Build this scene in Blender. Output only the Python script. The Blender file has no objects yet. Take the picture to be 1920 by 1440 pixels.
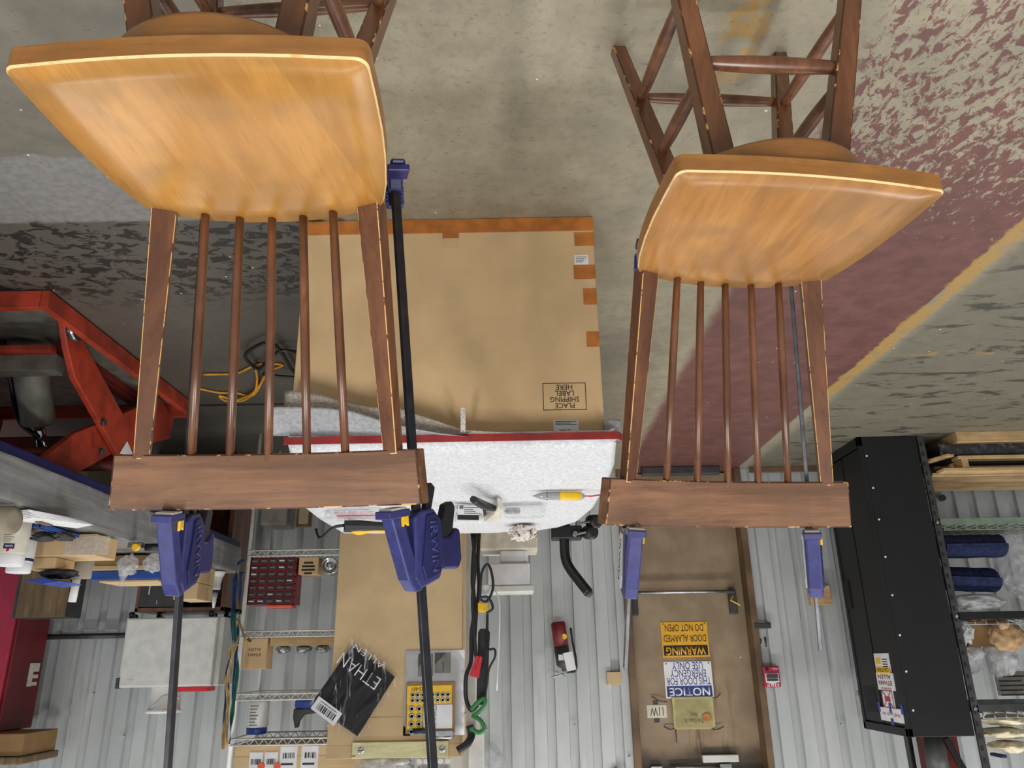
import bpy, bmesh, math, random
from mathutils import Vector, Matrix, noise

# ---------------------------------------------------------------- camera
PXF, TH, RO, CH = 1442.0, math.radians(19.7), math.radians(-1.0), 1.45
cT, sT, cR, sR = math.cos(TH), math.sin(TH), math.cos(RO), math.sin(RO)
FWD = Vector((0, -cT, -sT)); UPV = Vector((0, -sT, cT)); RGT = Vector((1, 0, 0))
CAM = Vector((0, 0, CH))
scn = bpy.context.scene
cd = bpy.data.cameras.new('camera'); cam = bpy.data.objects.new('camera', cd)
scn.collection.objects.link(cam); scn.camera = cam
cd.sensor_fit = 'HORIZONTAL'; cd.sensor_width = 36; cd.lens = PXF / 1920 * 36; cd.clip_start = .02
ix = cR * RGT - sR * UPV; iy = -(sR * RGT + cR * UPV); iz = -FWD       # the phone was held upside down
cam.matrix_world = Matrix(((ix.x, iy.x, iz.x, 0), (ix.y, iy.y, iz.y, 0), (ix.z, iy.z, iz.z, CH), (0, 0, 0, 1)))

# ---------------------------------------------------------------- world, lamps, exposure
wd = bpy.data.worlds.new('workshop_air'); scn.world = wd; wd.use_nodes = True
wd.node_tree.nodes['Background'].inputs[0].default_value = (.92, .96, 1, 1)
wd.node_tree.nodes['Background'].inputs[1].default_value = .34
def lamp(x, y, z, sx, sy, w, rz=0, col=(1, .97, .92)):
    l = bpy.data.lights.new('unseen_overhead_light', 'AREA'); l.shape = 'RECTANGLE'; l.size = sx; l.size_y = sy; l.energy = w; l.color = col
    o = bpy.data.objects.new('unseen_overhead_light', l); scn.collection.objects.link(o)
    o.location = (x, y, z); o.rotation_euler = (0, 0, rz)
lamp(-1.3, 1.5, 3.7, .25, 2.4, 105)  # unseen pair behind the camera, added to brighten front-facing surfaces
lamp(1.5, 1.3, 3.7, .25, 2.4, 105)
lamp(.2, -2.2, 4.0, 2.4, .25, 14)
lamp(-2.4, -4.5, 4.1, 2.4, .25, 30)  # unseen row close to the wall, added to brighten its upper part
lamp(.9, -4.5, 4.1, 2.4, .25, 42)
lamp(4.0, -4.3, 4.1, 2.4, .25, 46)
vs = scn.view_settings
vs.view_transform = 'Standard'; vs.look = 'None'; vs.gamma = 1; vs.use_curve_mapping = False; vs.exposure = .35

# ---------------------------------------------------------------- helpers
def W(px, py, X=None, Y=None, Z=None):
    """point of the real place seen at a photo position, given one of its coordinates"""
    u = (px - 960) / PXF; v = (py - 720) / PXF
    d = FWD + (u * cR + v * sR) * RGT + (-u * sR + v * cR) * UPV
    if X is not None: t = X / d.x
    elif Y is not None: t = Y / d.y
    else: t = (Z - CH) / d.z
    return CAM + d * t
def Wp(px, py, p, n):
    u = (px - 960) / PXF; v = (py - 720) / PXF
    d = FWD + (u * cR + v * sR) * RGT + (-u * sR + v * cR) * UPV
    return CAM + d * ((Vector(p) - CAM).dot(Vector(n)) / d.dot(Vector(n)))
def lin(c): c = c / 255; return c / 12.92 if c <= .04045 else ((c + .055) / 1.055) ** 2.4
def RGB(c): return (lin(c[0]), lin(c[1]), lin(c[2]), 1)

class G:                                                              # small node-graph writer
    def __init__(s, name):
        s.m = bpy.data.materials.new(name); s.m.use_nodes = True; s.t = s.m.node_tree; s.b = s.t.nodes['Principled BSDF']
    def n(s, typ, **k):
        nd = s.t.nodes.new(typ)
        for a, v in k.items(): setattr(nd, a, v)
        return nd
    def put(s, sock, v):
        if hasattr(v, 'links') or hasattr(v, 'is_output'): s.t.links.new(v, sock)
        else: sock.default_value = v
    def math(s, op, a, b=0, c=None, clamp=False):
        nd = s.n('ShaderNodeMath', operation=op, use_clamp=clamp); s.put(nd.inputs[0], a); s.put(nd.inputs[1], b)
        if c is not None: s.put(nd.inputs[2], c)
        return nd.outputs[0]
    def step(s, v, a, b):                                             # smooth 0..1 between a and b
        nd = s.n('ShaderNodeMapRange', interpolation_type='SMOOTHSTEP'); s.put(nd.inputs[0], v); nd.inputs[1].default_value = a; nd.inputs[2].default_value = b
        return nd.outputs[0]
    def mix(s, f, a, b):
        nd = s.n('ShaderNodeMix', data_type='RGBA'); s.put(nd.inputs[0], f)
        s.put(nd.inputs[6], RGB(a) if isinstance(a, tuple) else a); s.put(nd.inputs[7], RGB(b) if isinstance(b, tuple) else b)
        return nd.outputs[2]
    def co(s, scale=(1, 1, 1), rot=(0, 0, 0), out='Object'):
        tc = s.n('ShaderNodeTexCoord'); mp = s.n('ShaderNodeMapping'); s.t.links.new(tc.outputs[out], mp.inputs[0])
        mp.inputs['Scale'].default_value = scale; mp.inputs['Rotation'].default_value = rot
        return mp.outputs[0]
    def noise(s, vec, scale=5, detail=4, rough=.55, dist=0):
        nd = s.n('ShaderNodeTexNoise'); s.put(nd.inputs['Vector'], vec); nd.inputs['Scale'].default_value = scale
        nd.inputs['Detail'].default_value = detail; nd.inputs['Roughness'].default_value = rough; nd.inputs['Distortion'].default_value = dist
        return nd.outputs['Fac']
    def bump(s, h, strength=.3, dist=.01):
        nd = s.n('ShaderNodeBump'); s.put(nd.inputs['Height'], h); nd.inputs['Strength'].default_value = strength; nd.inputs['Distance'].default_value = dist
        s.t.links.new(nd.outputs[0], s.b.inputs['Normal'])
    def done(s, col, rough=.5, metal=0, **k):
        s.put(s.b.inputs['Base Color'], RGB(col) if isinstance(col, tuple) else col)
        s.put(s.b.inputs['Roughness'], rough); s.b.inputs['Metallic'].default_value = metal
        for a, v in k.items(): s.put(s.b.inputs[a.replace('_', ' ')], v)
        return s.m

def plain(name, c, rough=.5, metal=0, var=.12, sc=14, bump=0, **k):
    g = G(name); v = g.co(); f = g.noise(v, sc, 5)
    d = tuple(x * (1 - var) for x in c); l = tuple(min(255, x * (1 + var * .6)) for x in c)
    col = g.mix(g.step(f, .3, .7), d, l)
    if bump: g.bump(g.noise(v, sc * 4, 6), bump, .004)
    return g.done(col, rough, metal, **k)
def wood(name, dark, light, scale, rough=.38, strips=0, rot=(0, 0, 0), coat=.15):
    g = G(name); v = g.co(scale, rot); f = g.noise(v, 1, 8, .62, .35); v2 = g.co((1, 1, 1), rot); big = g.noise(v2, 7, 3)
    fine = g.noise(g.co(tuple(a * 5 for a in scale), rot), 1, 4, .6)
    c = g.mix(g.step(f, .3, .72), dark, light)
    c = g.mix(g.math('MULTIPLY', g.step(big, .42, .68), .5), c, tuple(x * .72 for x in light))
    c = g.mix(g.math('MULTIPLY', g.step(fine, .52, .7), .35), c, tuple(x * .8 for x in dark))
    if strips:
        sp = g.n('ShaderNodeSeparateXYZ'); g.t.links.new(v2, sp.inputs[0])
        wn = g.n('ShaderNodeTexWhiteNoise', noise_dimensions='1D'); g.put(wn.inputs['W'], g.math('FLOOR', g.math('DIVIDE', sp.outputs[0], strips)))
        c = g.mix(g.math('MULTIPLY', wn.outputs[0], .38), c, tuple(x * .74 for x in dark))
    g.bump(f, .06, .003)
    return g.done(c, rough, 0, Coat_Weight=coat, Coat_Roughness=.25)
def worn(name, base, pale, lo=.46, hi=.56):
    g = G(name); f = g.noise(g.co(), 38, 5, .65)
    return g.done(g.mix(g.step(f, lo, hi), base, pale), .5)
def film(name, c, alpha, rough=.12, crinkle=40, st=.6, va=.35, stretch=(1, 1, 1), rot=(0, 0, 0)):
    g = G(name); f = g.noise(g.co(stretch, rot), crinkle, 4, .6, .8); g.bump(f, st, .02)
    a = g.math('ADD', g.math('MULTIPLY', g.step(f, .45, .75), va), alpha, clamp=True)
    return g.done(c, rough, 0, Alpha=a, Specular_IOR_Level=.8)

M = {}
M['brown'] = wood('brown_stained_wood', (80, 46, 27), (130, 84, 55), (14, 14, 2.2), .34, coat=.35)
M['brown_x'] = wood('brown_stained_wood_grain_across', (96, 63, 41), (148, 105, 73), (1.6, 26, 26), .34, coat=.35)
M['brown_worn'] = worn('worn_brown_edge', (74, 40, 24), (205, 158, 100), .55, .63)
M['post_worn'] = worn('worn_post_edge', (92, 52, 30), (226, 182, 118), .38, .48)
M['seat'] = wood('honey_seat_wood', (174, 119, 50), (192, 139, 66), (34, 3, 24), .3, .09, (0, 0, -.2), .3)
M['seat_strip'] = wood('honey_seat_wood_strips', (164, 110, 52), (184, 132, 70), (34, 3, 24), .3, .058, (0, 0, .3), .3)
M['seat_side'] = wood('honey_seat_edge_wood', (150, 98, 48), (176, 122, 64), (3, 12, 30), .36, 0, (0, 0, 0), .15)
M['seat_rim'] = worn('worn_seat_rim', (216, 166, 98), (240, 204, 148), .3, .5)
M['blue'] = plain('navy_blue_plastic', (50, 52, 112), .4, 0, .12, 60)
M['bluedk'] = plain('dark_navy_plastic', (30, 30, 84), .4)
M['black'] = plain('black_plastic', (26, 26, 28), .42)
M['blackgl'] = plain('glossy_black_paint', (14, 14, 15), .18)
M['bar'] = plain('dark_steel_bar', (62, 62, 66), .34, .75, .15, 30)
M['steelbar'] = plain('paler_steel_bar', (104, 105, 110), .3, .85, .15, 30)  # paler bar steel for the clamps on the farther stool
M['deck'] = wood('grey_scuffed_deck', (104, 102, 102), (158, 154, 148), (22, 1.2, 30), .45, 0, (0, 0, 0), .1)
M['silver'] = plain('bright_steel', (168, 170, 174), .28, .9, .1, 30)
M['chrome'] = plain('chrome', (205, 207, 210), .12, 1, .05)
M['white'] = plain('white_plastic', (214, 214, 210), .45, 0, .05)
M['whitemt'] = plain('off_white_painted_metal', (206, 206, 200), .45, 0, .05, 8)
M['paper'] = plain('white_paper', (224, 224, 226), .7, 0, .04)
M['ink'] = plain('black_ink', (28, 26, 26), .7, 0, .02)
M['inkbr'] = plain('brown_ink', (84, 62, 44), .7, 0, .02)
M['inkred'] = plain('dark_red_ink', (120, 30, 36), .7, 0, .02)
M['inkblue'] = plain('blue_ink', (34, 56, 130), .6, 0, .02)
M['yellow'] = plain('yellow_paint', (236, 188, 32), .5, 0, .04)
M['signyel'] = plain('aged_yellow_sign_enamel', (226, 168, 34), .45, 0, .06)
M['card'] = plain('brown_cardboard', (206, 175, 131), .75, 0, .05, 5)
M['cardlt'] = plain('pale_cardboard', (200, 172, 130), .75, 0, .05, 5)
M['carddk'] = plain('dull_brown_cardboard', (150, 116, 74), .8, 0, .07, 7)
M['tape'] = plain('orange_packing_tape', (186, 112, 48), .28, 0, .12, 20, Coat_Weight=.4)
M['foam'] = plain('white_foam_sheet', (206, 207, 210), .8, 0, .08, 90)
M['foambr'] = plain('thin_foam_over_cardboard', (208, 201, 192), .8, 0, .14, 160)
M['redstrip'] = plain('red_edge_band', (150, 46, 46), .45)
M['orange'] = plain('orange_red_machine_paint', (158, 54, 32), .55, 0, .2, 9)
M['orangedk'] = plain('dusty_dark_red_machine_paint', (104, 30, 20), .55, 0, .3, 9)
M['grey'] = plain('grey_machine_paint', (112, 108, 100), .5, 0, .15, 12)
M['cylgrey'] = plain('light_grey_cylinder_paint', (150, 146, 136), .5, 0, .1, 12)
M['greydk'] = plain('dark_grey_metal', (66, 66, 66), .5, .1, .15, 10)
M['red'] = plain('dark_red_cabinet_paint', (112, 26, 32), .5, 0, .1, 5)
M['redlt'] = plain('red_plastic', (196, 36, 48), .4, 0, .06)
M['redbin'] = plain('maroon_drawer_case', (128, 26, 36), .4, 0, .06)
M['pink'] = plain('faded_red_enamel', (168, 40, 66), .4, 0, .06)
M['locker'] = plain('black_locker_steel', (21, 22, 24), .5, .1, .12, 6)
M['lockdk'] = plain('matt_black_steel', (12, 12, 13), .6)
M['greenrail'] = plain('grey_green_rail_paint', (118, 134, 118), .5)
M['pine'] = wood('pine_boards', (184, 146, 96), (216, 184, 136), (3, 30, 30), .7, 0, (0, 0, 0), 0)
M['board'] = wood('weathered_board', (96, 76, 52), (136, 112, 80), (24, 24, 3), .6, 0, (0, 0, 0), 0)
M['quilt'] = plain('navy_moving_blanket', (42, 52, 96), .85, 0, .25, 40, .5)
M['darkcloth'] = plain('black_cloth', (30, 31, 38), .6, 0, .2, 30, .4)
M['cream'] = plain('cream_cotton_cloth', (214, 204, 176), .85, 0, .12, 25, .5)
M['tissue'] = worn('paper_towel_with_brown_stain', (120, 74, 50), (214, 206, 198), .42, .46)
M['creampl'] = plain('cream_plastic', (212, 206, 188), .45, 0, .06)
M['door'] = None
M['brass'] = plain('brown_door_frame_paint', (108, 84, 60), .5, 0, .2, 4)
M['yelwood'] = wood('pale_yellow_board', (206, 196, 142), (226, 218, 172), (4, 30, 30), .55, 0, (0, 0, 0), 0)
M['kraft'] = plain('kraft_paper', (172, 138, 98), .7, 0, .14, 24, .5)
M['bag'] = film('clear_plastic_bag', (222, 224, 226), .3)
M['bag2'] = film('thin_clear_plastic', (230, 232, 234), .03, .1, 22, .5, .16)
M['wrap'] = film('milky_stretch_wrap', (196, 199, 204), .22, .2, 5, .4, .2)
M['bagwhite'] = film('milky_white_plastic_bag', (216, 218, 220), .62, .2, 26, .7)
M['silverfoil'] = plain('crinkled_foil', (150, 152, 156), .22, .8, .4, 60, .8)
M['cordy'] = plain('yellow_cord', (196, 140, 34), .5)
M['green'] = plain('green_hose', (48, 128, 64), .4)
M['straps'] = plain('blue_webbing', (40, 66, 110), .7, 0, .2)
M['strapg'] = plain('green_webbing', (30, 96, 88), .7, 0, .2)
M['strapt'] = plain('tan_webbing', (180, 152, 100), .7, 0, .2)
M['brightblue'] = plain('bright_blue_plastic', (36, 62, 150), .4, 0, .08)
M['bluebin'] = plain('blue_plastic_tray', (40, 76, 150), .45, 0, .1)
M['glove'] = plain('dark_grey_rubber_glove', (62, 60, 58), .75, 0, .2, 40, .5)
M['cork'] = plain('grey_brown_paper_tube', (150, 140, 122), .75, 0, .08)
M['pipe'] = plain('dark_grey_conduit', (70, 68, 68), .4, .3)
M['orangepl'] = plain('bright_orange_plastic', (226, 96, 56), .45)
M['khaki'] = plain('pale_olive_paint', (150, 140, 104), .6, 0, .06)
M['smoke'] = film('smoked_clear_plastic', (70, 62, 62), .55, .2, 90, .3)

def mat_corrugated():
    g = G('painted_corrugated_steel'); v = g.co()
    f = g.noise(g.co((1, 1, .35)), 3.2, 5, .6); st = g.noise(g.co((6, 6, .7)), 2.2, 5, .6)
    c = g.mix(g.step(f, .35, .7), (180, 184, 184), (196, 199, 199))
    c = g.mix(g.math('MULTIPLY', g.step(st, .56, .74), .4), c, (140, 142, 140))
    g.bump(g.noise(v, 5, 3), .12, .02)
    return g.done(c, .42, .1)
M['toolgrey'] = plain('light_grey_tool_plastic', (150, 152, 156), .4, 0, .06)
M['wall'] = mat_corrugated()
def mat_door():
    g = G('tan_steel_door_paint'); f = g.noise(g.co(), 4, 5, .6); s2 = g.noise(g.co((1, 1, .12)), 14, 5, .6)
    tc = g.n('ShaderNodeTexCoord'); sp = g.n('ShaderNodeSeparateXYZ'); g.t.links.new(tc.outputs['Object'], sp.inputs[0])
    c = g.mix(g.step(f, .35, .68), (140, 120, 96), (158, 138, 112))
    # rust runs below the closer bracket
    run = g.math('MULTIPLY', g.step(s2, .5, .62), g.math('MULTIPLY', g.step(sp.outputs[2], 1.2, 1.75), g.math('MULTIPLY', g.step(sp.outputs[0], -.12, .0), g.step(sp.outputs[0], .3, .2))))
    c = g.mix(g.math('MULTIPLY', run, .7), c, (92, 66, 38))
    soot = g.math('MULTIPLY', g.step(g.math('ADD', sp.outputs[2], g.math('MULTIPLY', f, .25)), 2.16, 2.3), .8)
    c = g.mix(soot, c, (44, 34, 26))
    return g.done(c, .42, .1)
M['door'] = mat_door()

def mat_floor():
    g = G('worn_painted_concrete'); tc = g.n('ShaderNodeTexCoord'); P = tc.outputs['Object']
    n1 = g.noise(P, 1.6, 6, .6); n2 = g.noise(P, 9, 8, .65); n3 = g.noise(P, 34, 6, .65); n4 = g.noise(P, 150, 3, .6)
    sp = g.n('ShaderNodeSeparateXYZ'); g.t.links.new(P, sp.inputs[0]); X, Y = sp.outputs[0], sp.outputs[1]
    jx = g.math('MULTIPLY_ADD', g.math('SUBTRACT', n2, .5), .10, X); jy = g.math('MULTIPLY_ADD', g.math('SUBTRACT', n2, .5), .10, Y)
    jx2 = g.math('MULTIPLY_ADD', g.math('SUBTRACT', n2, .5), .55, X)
    mul = lambda *a: a[0] if len(a) == 1 else g.math('MULTIPLY', a[0], mul(*a[1:]))
    c = g.mix(g.step(n2, .3, .7), (138, 130, 110), (158, 149, 127))
    c = g.mix(mul(g.step(n1, .4, .7), .6), c, (126, 119, 102))
    c = g.mix(mul(g.step(n3, .52, .66), .35), c, (108, 102, 88))
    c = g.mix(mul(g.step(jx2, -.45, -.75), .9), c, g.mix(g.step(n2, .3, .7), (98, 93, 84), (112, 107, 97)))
    # pale grey sealed strip and a darker tone with black paint-loss patches beyond it, on the left
    c = g.mix(mul(g.step(X, -.62, -.72), g.step(jy, -1.93, -1.95), g.step(jy, -2.33, -2.3), .95), c, g.mix(g.step(n3, .35, .65), (120, 117, 115), (136, 133, 130)))
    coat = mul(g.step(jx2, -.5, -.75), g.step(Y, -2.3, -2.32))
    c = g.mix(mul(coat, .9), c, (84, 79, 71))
    blk = g.noise(g.co((1.2, 1.8, 1)), 12, 7, .62, .9)
    c = g.mix(mul(g.step(jx2, -.45, -.7), g.step(jy, -2.3, -2.33), g.step(jy, -3.1, -2.75), g.step(blk, .5, .55), .95), c, (34, 31, 28))
    c = g.mix(mul(g.step(X, 1.0, .3), g.step(jy, -3.0, -3.7), .6), c, (66, 63, 57))
    # near the back wall and right: greenish worn coat with dark scuffs
    c = g.mix(mul(g.step(jx, 1.88, 1.98), .75), c, (100, 96, 83))
    sc = g.noise(g.co((1, 2.6, 1)), 3.4, 7, .66, .6)
    c = g.mix(mul(g.step(jx, 1.85, 2.1), g.step(sc, .53, .62), .8), c, (46, 45, 42))
    # red walkway between x .9 and x 1.86, worn through close to the stools
    fl = g.noise(g.co((1.5, .9, 1), (0, 0, .6)), 22, 9, .74, .5)
    thr = g.n('ShaderNodeMapRange'); g.put(thr.inputs[0], Y); thr.inputs[1].default_value = -2.9; thr.inputs[2].default_value = -1.75; thr.inputs[3].default_value = .3; thr.inputs[4].default_value = .515
    redm = mul(g.step(jx, .88, .95), g.step(X, 1.85, 1.835), g.step(g.math('SUBTRACT', fl, thr.outputs[0]), -.015, .02))
    redc = g.mix(g.step(n2, .3, .7), (90, 49, 47), (108, 60, 58))
    redc = g.mix(mul(g.step(n1, .5, .75), .4), redc, (68, 44, 42))
    c = g.mix(mul(redm, .92), c, redc)
    # yellow lines
    yl = mul(g.step(jx, 1.825, 1.845), g.step(jx, 1.925, 1.905), g.step(n2, .38, .46), g.step(g.math('ADD', Y, n2), -4.1, -3.6))
    yl2 = mul(g.step(jy, -3.72, -3.70), g.step(jy, -3.63, -3.66), g.step(X, 1.95, 2.05), g.step(n2, .5, .6))
    yl3 = mul(g.step(jx, .51, .54), g.step(jx, .66, .62), g.step(Y, -1.75, -1.6), g.step(blk, .46, .52))
    c = g.mix(mul(g.math('MAXIMUM', g.math('MAXIMUM', yl, mul(yl2, .6)), yl3), .85), c, (166, 130, 66))
    # slab joint, white specks, black specks
    c = g.mix(mul(g.step(g.math('ABSOLUTE', g.math('ADD', Y, 4.33)), .022, .012), g.step(X, -1.1, -1.2)), c, (26, 24, 22))
    vo = g.n('ShaderNodeTexVoronoi'); g.put(vo.inputs['Vector'], P); vo.inputs['Scale'].default_value = 15
    wn = g.n('ShaderNodeTexWhiteNoise'); g.put(wn.inputs['Vector'], vo.outputs['Position'])
    c = g.mix(mul(g.step(vo.outputs['Distance'], .07, .05), g.step(wn.outputs[0], .70, .72)), c, (214, 210, 200))
    c = g.mix(mul(g.step(n4, .62, .70), .5), c, (70, 64, 56)); spk = g.noise(g.co((1, 1.8, 1)), 46, 4, .6); c = g.mix(mul(g.step(spk, .62, .70), .55), c, (78, 72, 62))
    g.bump(n3, .12, .004)
    return g.done(c, g.math('MULTIPLY_ADD', n2, .35, .34), 0)
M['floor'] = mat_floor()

class B:
    """collects shapes in world coordinates and links them as one mesh object"""
    def __init__(s): s.bm = bmesh.new()
    def _mi(s, fs, mi):
        for f in fs: f.material_index = mi
    def box(s, x0, x1, y0, y1, z0, z1, bev=0, mi=0, M4=None, bmi=None, seg=2):
        t = bmesh.new(); bmesh.ops.create_cube(t, size=1)
        for v in t.verts: v.co = Vector(((x0 + x1) / 2 + v.co.x * (x1 - x0), (y0 + y1) / 2 + v.co.y * (y1 - y0), (z0 + z1) / 2 + v.co.z * (z1 - z0)))
        for f in t.faces: f.material_index = mi
        if bev:
            r = bmesh.ops.bevel(t, geom=t.edges[:], offset=bev, segments=seg, profile=.5, affect='EDGES', clamp_overlap=True)
            if bmi is not None:
                for f in r['faces']: f.material_index = bmi
        return s.add(t, M4)
    def add(s, t, M4=None):
        if M4 is not None: t.transform(M4)
        me = bpy.data.meshes.new('tmp'); t.to_mesh(me); t.free(); s.bm.from_mesh(me); bpy.data.meshes.remove(me); return s
    def hexa(s, pts, bev=0, mi=0, bmi=None):                           # 8 points: bottom four, top four
        t = bmesh.new(); v = [t.verts.new(p) for p in pts]
        for q in ((3, 2, 1, 0), (4, 5, 6, 7), (0, 1, 5, 4), (1, 2, 6, 5), (2, 3, 7, 6), (3, 0, 4, 7)): t.faces.new([v[i] for i in q])
        bmesh.ops.recalc_face_normals(t, faces=t.faces)
        for f in t.faces: f.material_index = mi
        if bev:
            r = bmesh.ops.bevel(t, geom=t.edges[:], offset=bev, segments=2, profile=.5, affect='EDGES', clamp_overlap=True)
            if bmi is not None:
                for f in r['faces']: f.material_index = bmi
        return s.add(t)
    def beam(s, a, b, w, h, w2=None, h2=None, up=(0, 0, 1), bev=0, mi=0, bmi=None):
        a, b = Vector(a), Vector(b); d = (b - a).normalized(); sx = d.cross(Vector(up))
        if sx.length < 1e-4: sx = Vector((1, 0, 0))
        sx.normalize(); sy = sx.cross(d); w2 = w2 or w; h2 = h2 or h; P = []
        for p, ww, hh in ((a, w, h), (b, w2, h2)):
            for i, j in ((-1, -1), (1, -1), (1, 1), (-1, 1)): P.append(p + sx * ww / 2 * i + sy * hh / 2 * j)
        return s.hexa(P, bev, mi, bmi)
    def tube(s, pts, r, n=8, mi=0, smooth=0, cap=True):
        pts = [Vector(p) for p in pts]
        if smooth and len(pts) > 2:
            q = []; e = [pts[0] * 2 - pts[1]] + pts + [pts[-1] * 2 - pts[-2]]
            for i in range(1, len(e) - 2):
                p0, p1, p2, p3 = e[i - 1:i + 3]
                for k in range(smooth):
                    t = k / smooth; q.append(.5 * (2 * p1 + (p2 - p0) * t + (2 * p0 - 5 * p1 + 4 * p2 - p3) * t * t + (3 * p1 - p0 - 3 * p2 + p3) * t ** 3))
            pts = q + [pts[-1]]
        rad = r if callable(r) else (lambda t: r)
        bm = s.bm; rings = []; N = len(pts); ref = None
        for i, p in enumerate(pts):
            d = (pts[min(i + 1, N - 1)] - pts[max(i - 1, 0)]).normalized()
            if ref is None: ref = Vector((0, 0, 1)) if abs(d.z) < .9 else Vector((1, 0, 0))
            ref = (ref - d * ref.dot(d)).normalized(); b = d.cross(ref); rr = rad(i / max(1, N - 1))
            rings.append([bm.verts.new(p + (ref * math.cos(6.28319 * k / n) + b * math.sin(6.28319 * k / n)) * rr) for k in range(n)])
        for i in range(N - 1):
            for k in range(n):
                f = bm.faces.new((rings[i][k], rings[i][(k + 1) % n], rings[i + 1][(k + 1) % n], rings[i + 1][k])); f.material_index = mi; f.smooth = True
        if cap:
            for rg, o in ((rings[0], 1), (rings[-1], 0)):
                f = bm.faces.new(rg[::-1] if o else rg); f.material_index = mi
        return s
    def cyl(s, a, b, r, r2=None, n=20, mi=0):
        r2 = r if r2 is None else r2; return s.tube([a, b], lambda t: r + (r2 - r) * t, n, mi)
    def lathe(s, prof, c, ax=(0, 0, 1), n=20, mi=0):                   # prof: list of (height, radius)
        ax = Vector(ax).normalized(); c = Vector(c); ref = ax.orthogonal().normalized(); b = ax.cross(ref); rings = []
        for h, r in prof: rings.append([s.bm.verts.new(c + ax * h + (ref * math.cos(6.28319 * k / n) + b * math.sin(6.28319 * k / n)) * max(r, 1e-4)) for k in range(n)])
        for i in range(len(prof) - 1):
            for k in range(n):
                f = s.bm.faces.new((rings[i][k], rings[i][(k + 1) % n], rings[i + 1][(k + 1) % n], rings[i + 1][k])); f.material_index = mi; f.smooth = True
        for rg, o in ((rings[0], 1), (rings[-1], 0)):
            f = s.bm.faces.new(rg[::-1] if o else rg); f.material_index = mi
        return s
    def prism(s, pts, d, mi=0, bev=0, bmi=None):                       # polygon of 3-D points swept by vector d
        t = bmesh.new(); d = Vector(d); a = [t.verts.new(Vector(p)) for p in pts]; b = [t.verts.new(Vector(p) + d) for p in pts]; n = len(pts)
        t.faces.new(a); t.faces.new(b[::-1])
        for i in range(n): t.faces.new((a[i], b[i], b[(i + 1) % n], a[(i + 1) % n]))
        bmesh.ops.recalc_face_normals(t, faces=t.faces)
        for f in t.faces: f.material_index = mi
        if bev:
            r = bmesh.ops.bevel(t, geom=[e for e in t.edges if e.calc_face_angle(0) > .5], offset=bev, segments=2, profile=.5, affect='EDGES', clamp_overlap=True)
            if bmi is not None:
                for f in r['faces']: f.material_index = bmi
        return s.add(t)
    def blob(s, c, size, amp=.25, seed=0, freq=2.2, sub=4, mi=0, flat=None):
        t = bmesh.new(); bmesh.ops.create_icosphere(t, subdivisions=sub, radius=1); o = Vector((seed * 3.1, seed * 1.7, seed * .9))
        for v in t.verts:
            n1 = noise.noise(v.co * freq + o) + .55 * noise.noise(v.co * freq * 2.3 + o)
            v.co *= 1 + amp * n1; v.co = Vector((c[0] + v.co.x * size[0], c[1] + v.co.y * size[1], c[2] + v.co.z * size[2]))
            if flat is not None: v.co.z = max(v.co.z, flat)
        for f in t.faces: f.material_index = mi; f.smooth = True
        return s.add(t)
    def sheet(s, fn, nu, nv, th=0, mi=0):                              # fn(u,v) -> point
        t = bmesh.new(); g = [[t.verts.new(fn(i / nu, j / nv)) for j in range(nv + 1)] for i in range(nu + 1)]
        for i in range(nu):
            for j in range(nv):
                f = t.faces.new((g[i][j], g[i + 1][j], g[i + 1][j + 1], g[i][j + 1])); f.smooth = True; f.material_index = mi
        if th: bmesh.ops.solidify(t, geom=t.faces[:], thickness=th)
        return s.add(t)
    def o(s, name, mats, parent=None, smooth=None):
        bm = s.bm; me = bpy.data.meshes.new(name)
        if parent is not None:
            base = parent.get('_m'); bm.transform(Matrix([base[i * 4:i * 4 + 4] for i in range(4)]).inverted()); loc = None
        else:
            xs = [v.co.x for v in bm.verts]; ys = [v.co.y for v in bm.verts]; zs = [v.co.z for v in bm.verts]
            loc = Vector(((min(xs) + max(xs)) / 2, (min(ys) + max(ys)) / 2, min(zs))); bm.transform(Matrix.Translation(-loc))
        bm.to_mesh(me); bm.free()
        for m in (mats if isinstance(mats, (list, tuple)) else [mats]): me.materials.append(M[m])
        ob = bpy.data.objects.new(name, me); scn.collection.objects.link(ob)
        if parent is not None: ob.parent = parent; ob['_m'] = parent['_m']
        else: ob.location = loc; ob['_m'] = [v for r in Matrix.Translation(loc) for v in r]
        ALL.append(ob)
        return ob
ALL = []
def tag(o, label, cat, group=None, kind=None):
    o['label'] = label; o['category'] = cat
    if group: o['group'] = group
    if kind: o['kind'] = kind
    return o
def thing(name, label, cat, loc, rz=0, group=None):
    e = bpy.data.objects.new(name, None); e.empty_display_size = .05; scn.collection.objects.link(e)
    m = Matrix.Translation(Vector(loc)) @ Matrix.Rotation(rz, 4, 'Z'); e.location = loc; e.rotation_euler = (0, 0, rz)
    e['_m'] = [v for r in m for v in r]; ALL.append(e)
    return tag(e, label, cat, group)
def struct(o): o['kind'] = 'structure'; return o
def frect(px0, py0, px1, py1, Y):
    my, mx = (py0 + py1) / 2, (px0 + px1) / 2
    return W(px0, my, Y=Y).x, W(px1, my, Y=Y).x, W(mx, py0, Y=Y).z, W(mx, py1, Y=Y).z
def slab(px0, py0, px1, py1, Y, depth, bev=.004, z0=None, z1=None, mi=0):
    x0, x1, a, b = frect(px0, py0, px1, py1, Y)
    return B().box(x0, x1, Y - depth, Y, a if z0 is None else z0, b if z1 is None else z1, bev, mi)
XL, XU = Vector((-1, 0, 0)), Vector((0, 0, 1))
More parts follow.
